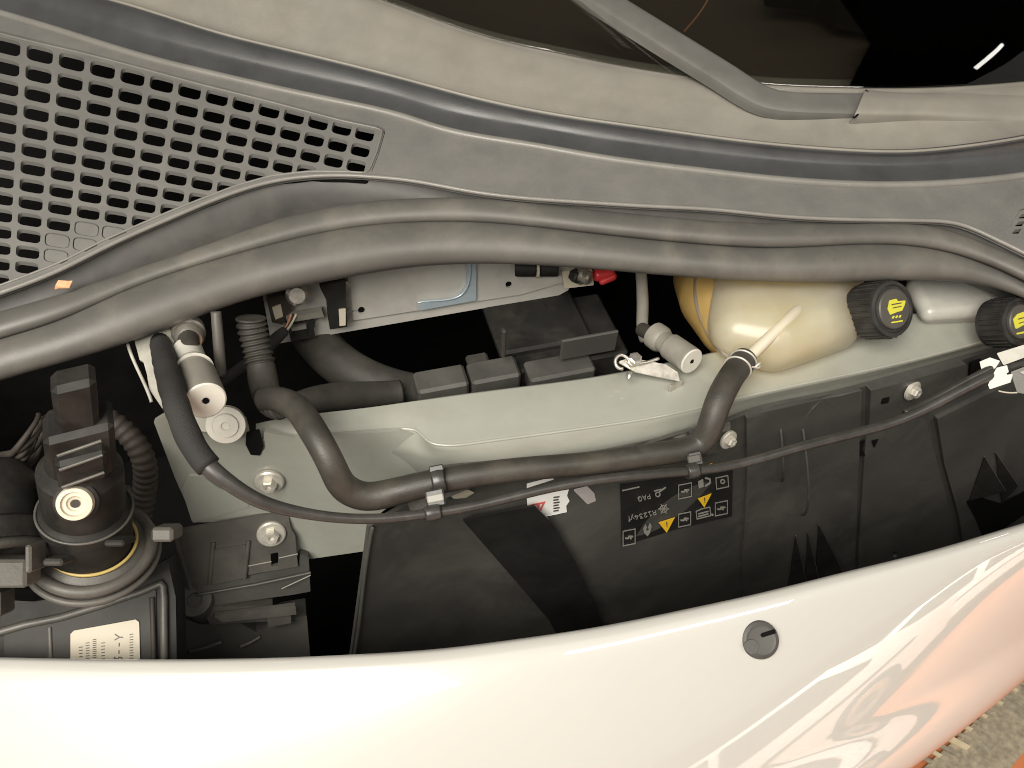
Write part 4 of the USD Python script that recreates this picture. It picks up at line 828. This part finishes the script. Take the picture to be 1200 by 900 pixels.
# bracket carrying it
hk = Thing('headlight_bracket', 'ledged grey plastic bracket bolted to the crossmember end beside the headlight', 'bracket')
KPn = unit([.02, -.9, .42]); KP = PLANE(EP([(318, 625)])[0]+EPn*.012, KPn)
def kpl(poly, m, name, off, th, r=1.0, sm=False): return hk.part(name, plate(smooth_poly(poly, r) if not hasattr(poly, 'geom_type') else poly, KP, KPn, th, off=off), m, sm)
pl = Polygon([(202, 623), (328, 600), (338, 604), (341, 620), (346, 628), (349, 664), (300, 672), (222, 690)])
pl = smooth_poly(pl, 1).difference(smooth_poly([(317, 649), (326, 647), (326, 662), (318, 664)], 1.5))
kpl(pl, 'bracket_plastic', 'back_plate', 0, .004)
kpl([(250, 643), (288, 637), (286, 676), (247, 684)], 'bracket_plastic', 'raised_pad', .002, .003)
for a, b in (((250, 636), (246, 684)), ((291, 634), (287, 678)), ((204, 625), (224, 690))):
    hk.part('rib', sweep(KP([a, lerp(np.array(a), np.array(b), .5), b], .001), .0022, 8), 'bracket_plastic', True)
p = KP([(318, 625)])[0]; bolt(hk, p+KPn*.0005, KPn, 16.5*PXM(p))
kpl([(228, 690), (350, 666), (352, 652), (362, 656), (364, 696), (342, 700), (246, 713)], 'black_plastic', 'ledge', -.004, .012)
hk.part('ledge_edge', sweep(KP([(232, 697), (300, 685), (364, 671)], .001), .0013, 8), 'bracket_plastic', True)
kpl([(250, 715), (346, 703), (347, 713), (262, 722)], 'bracket_plastic', 'lip', .010, .006)
kpl([(236, 712), (320, 710), (318, 728), (246, 732)], 'black_plastic', 'ledge', .000, .012)
kpl([(313, 716), (341, 711), (341, 728), (314, 733)], 'bracket_plastic', 'tab', .003, .01)
pp = KP([(228, 703)])[0]; s = PXM(pp)
hk.part('post', lathe([(19*s, -.06), (20*s, -.004), (19*s, 0), (9*s, .0), (8*s, -.003)], pp, unit([0, -.25, .95]), 32), 'black_plastic', 30)
kpl([(200, 735), (262, 728), (300, 750), (330, 735), (360, 730), (366, 800), (196, 820)], 'black_plastic', 'lower_block', -.012, .03)
kpl([(197, 752), (216, 748), (216, 800), (198, 805)], 'bracket_plastic', 'side_pad', .004, .01)
for a, b in (((222, 764), (260, 752)), ((282, 758), (305, 746))):
    hk.part('rib', sweep(KP([a, lerp(np.array(a), np.array(b), .5)+[0, 1], b], -.010), .0018, 8), 'bracket_plastic', True)
for a, b in (((288, 664), (318, 658)), ((327, 654), (349, 649)), ((330, 690), (364, 674))):
    hk.part('scratch_rib', sweep(KP([a, b], .0012), .0007, 6), 'port_grey', True)
# connector at the right edge
cn = Thing('white_clip', 'white plastic cable clip with a pale strap at the right edge', 'clip')
q0 = y1(1170, 440, -.125); s = PXM(q0)
GP = PLANE(q0, tocam(q0)); gpn = tocam(q0)
for poly, off, th in (([(1148, 424), (1160, 419), (1172, 423), (1166, 432), (1154, 438), (1150, 432)], .004, .012), ([(1168, 431), (1180, 428), (1182, 436), (1176, 440), (1187, 438), (1184, 448), (1160, 456), (1158, 451), (1162, 442)], .010, .014), ([(1168, 414), (1200, 404), (1230, 396), (1230, 408), (1176, 428)], .0, .006)):
    cn.part('clip_body' if off > .003 else 'strap', plate(smooth_poly(poly, 1), GP, gpn, th, off=off), 'clip_white' if off > .003 else 'primer_white', False)
cn.part('thread', sweep(GP([(1170, 458), (1180, 460), (1192, 460)], .006), .0008, 6, N=16), 'paper_cream', True)
ck = Thing('dark_connector', 'small dark connector block below the white clip', 'connector')
ck.part('block', plate(smooth_poly([(1184, 436), (1200, 430), (1225, 440), (1225, 466), (1192, 460)], 2), GP, gpn, .014, off=.0), 'bracket_plastic', False)
ck.part('face', plate(smooth_poly([(1194, 436), (1206, 432), (1226, 442), (1226, 452)], 1), GP, gpn, .003, off=.002), 'print_grey', False)

# ================================================================ white front panel
fp = Thing('bumper_cover', 'glossy white front body panel along the foot of the picture', 'car panel')
WT = spl([(-120, 775), (0, 778), (120, 780), (220, 780), (330, 778), (420, 774), (520, 767), (600, 757), (700, 742), (800, 722), (900, 700), (1000, 675), (1100, 650), (1200, 620), (1320, 583), (1450, 538), (1600, 480)], 110)
ST = spl([(-160, 1240), (0, 1230), (200, 1210), (400, 1180), (600, 1130), (800, 1050), (900, 1000), (1000, 942), (1065, 898), (1140, 842), (1200, 793), (1300, 706), (1400, 615), (1520, 500)], 110)
wt_ = Z(WT, -.05); wm = Z(lerp(WT, ST, .10), -.0595); 
w2 = Z(lerp(WT, ST, .32), -.089); w3 = Z(lerp(WT, ST, .66), -.1435); w4 = Z(ST, -.210)
out = lambda P: P/np.linalg.norm(P*[1, 1, 0], axis=1, keepdims=True)
fp.part('skin', sheet([wt_+np.array([0, .010, -.04]), wt_+np.array([0, .006, -.008]), wt_+np.array([0, .003, -.002]), wt_, lerp(wt_, wm, .5)+np.array([0, 0, .001]), wm, w2, w3, w4, w4+np.array([-.0, .015, -.07]), w4+np.array([-.02, .06, -.15]), w4+np.array([-.03, .11, -.33])], 220, 120, th=.0025), 'white_paint', True)
FS = Surf(sheet([wt_, wm, w2, w3, w4], 90, 20, th=.0001))
bp = FS([(889, 749)])[0]; e1 = FS([(900, 749)])[0]-bp; e2 = FS([(889, 739)])[0]-bp; bn = unit(np.cross(e1, e2)); bn = bn if bn@tocam(bp) > 0 else -bn
s = PXM(bp); bn = unit(bn+tocam(bp)*.9)
rb = fp.part('rubber_buffer', lathe([(22*s, -.008), (22*s, .004), (20.5*s, .007), (17*s, .008), (14*s, .0072)], bp, bn, 40), 'skirt_rubber', 30, label='round grey rubber buffer with a slot')
BPP = PLANE(bp+bn*.0084, bn)
fp.part('buffer_dome', plate(Point(880, 758).buffer(8.5).intersection(Point(889, 750).buffer(19)), BPP, bn, .002, off=.001), 'black_plastic', False, parent=rb)
fp.part('buffer_slot', plate(smooth_poly([(891, 744), (893, 742), (908, 737), (909, 742), (893, 747)], .8), BPP, bn, .001, off=.0008), 'deep_black', False, parent=rb)
flush()
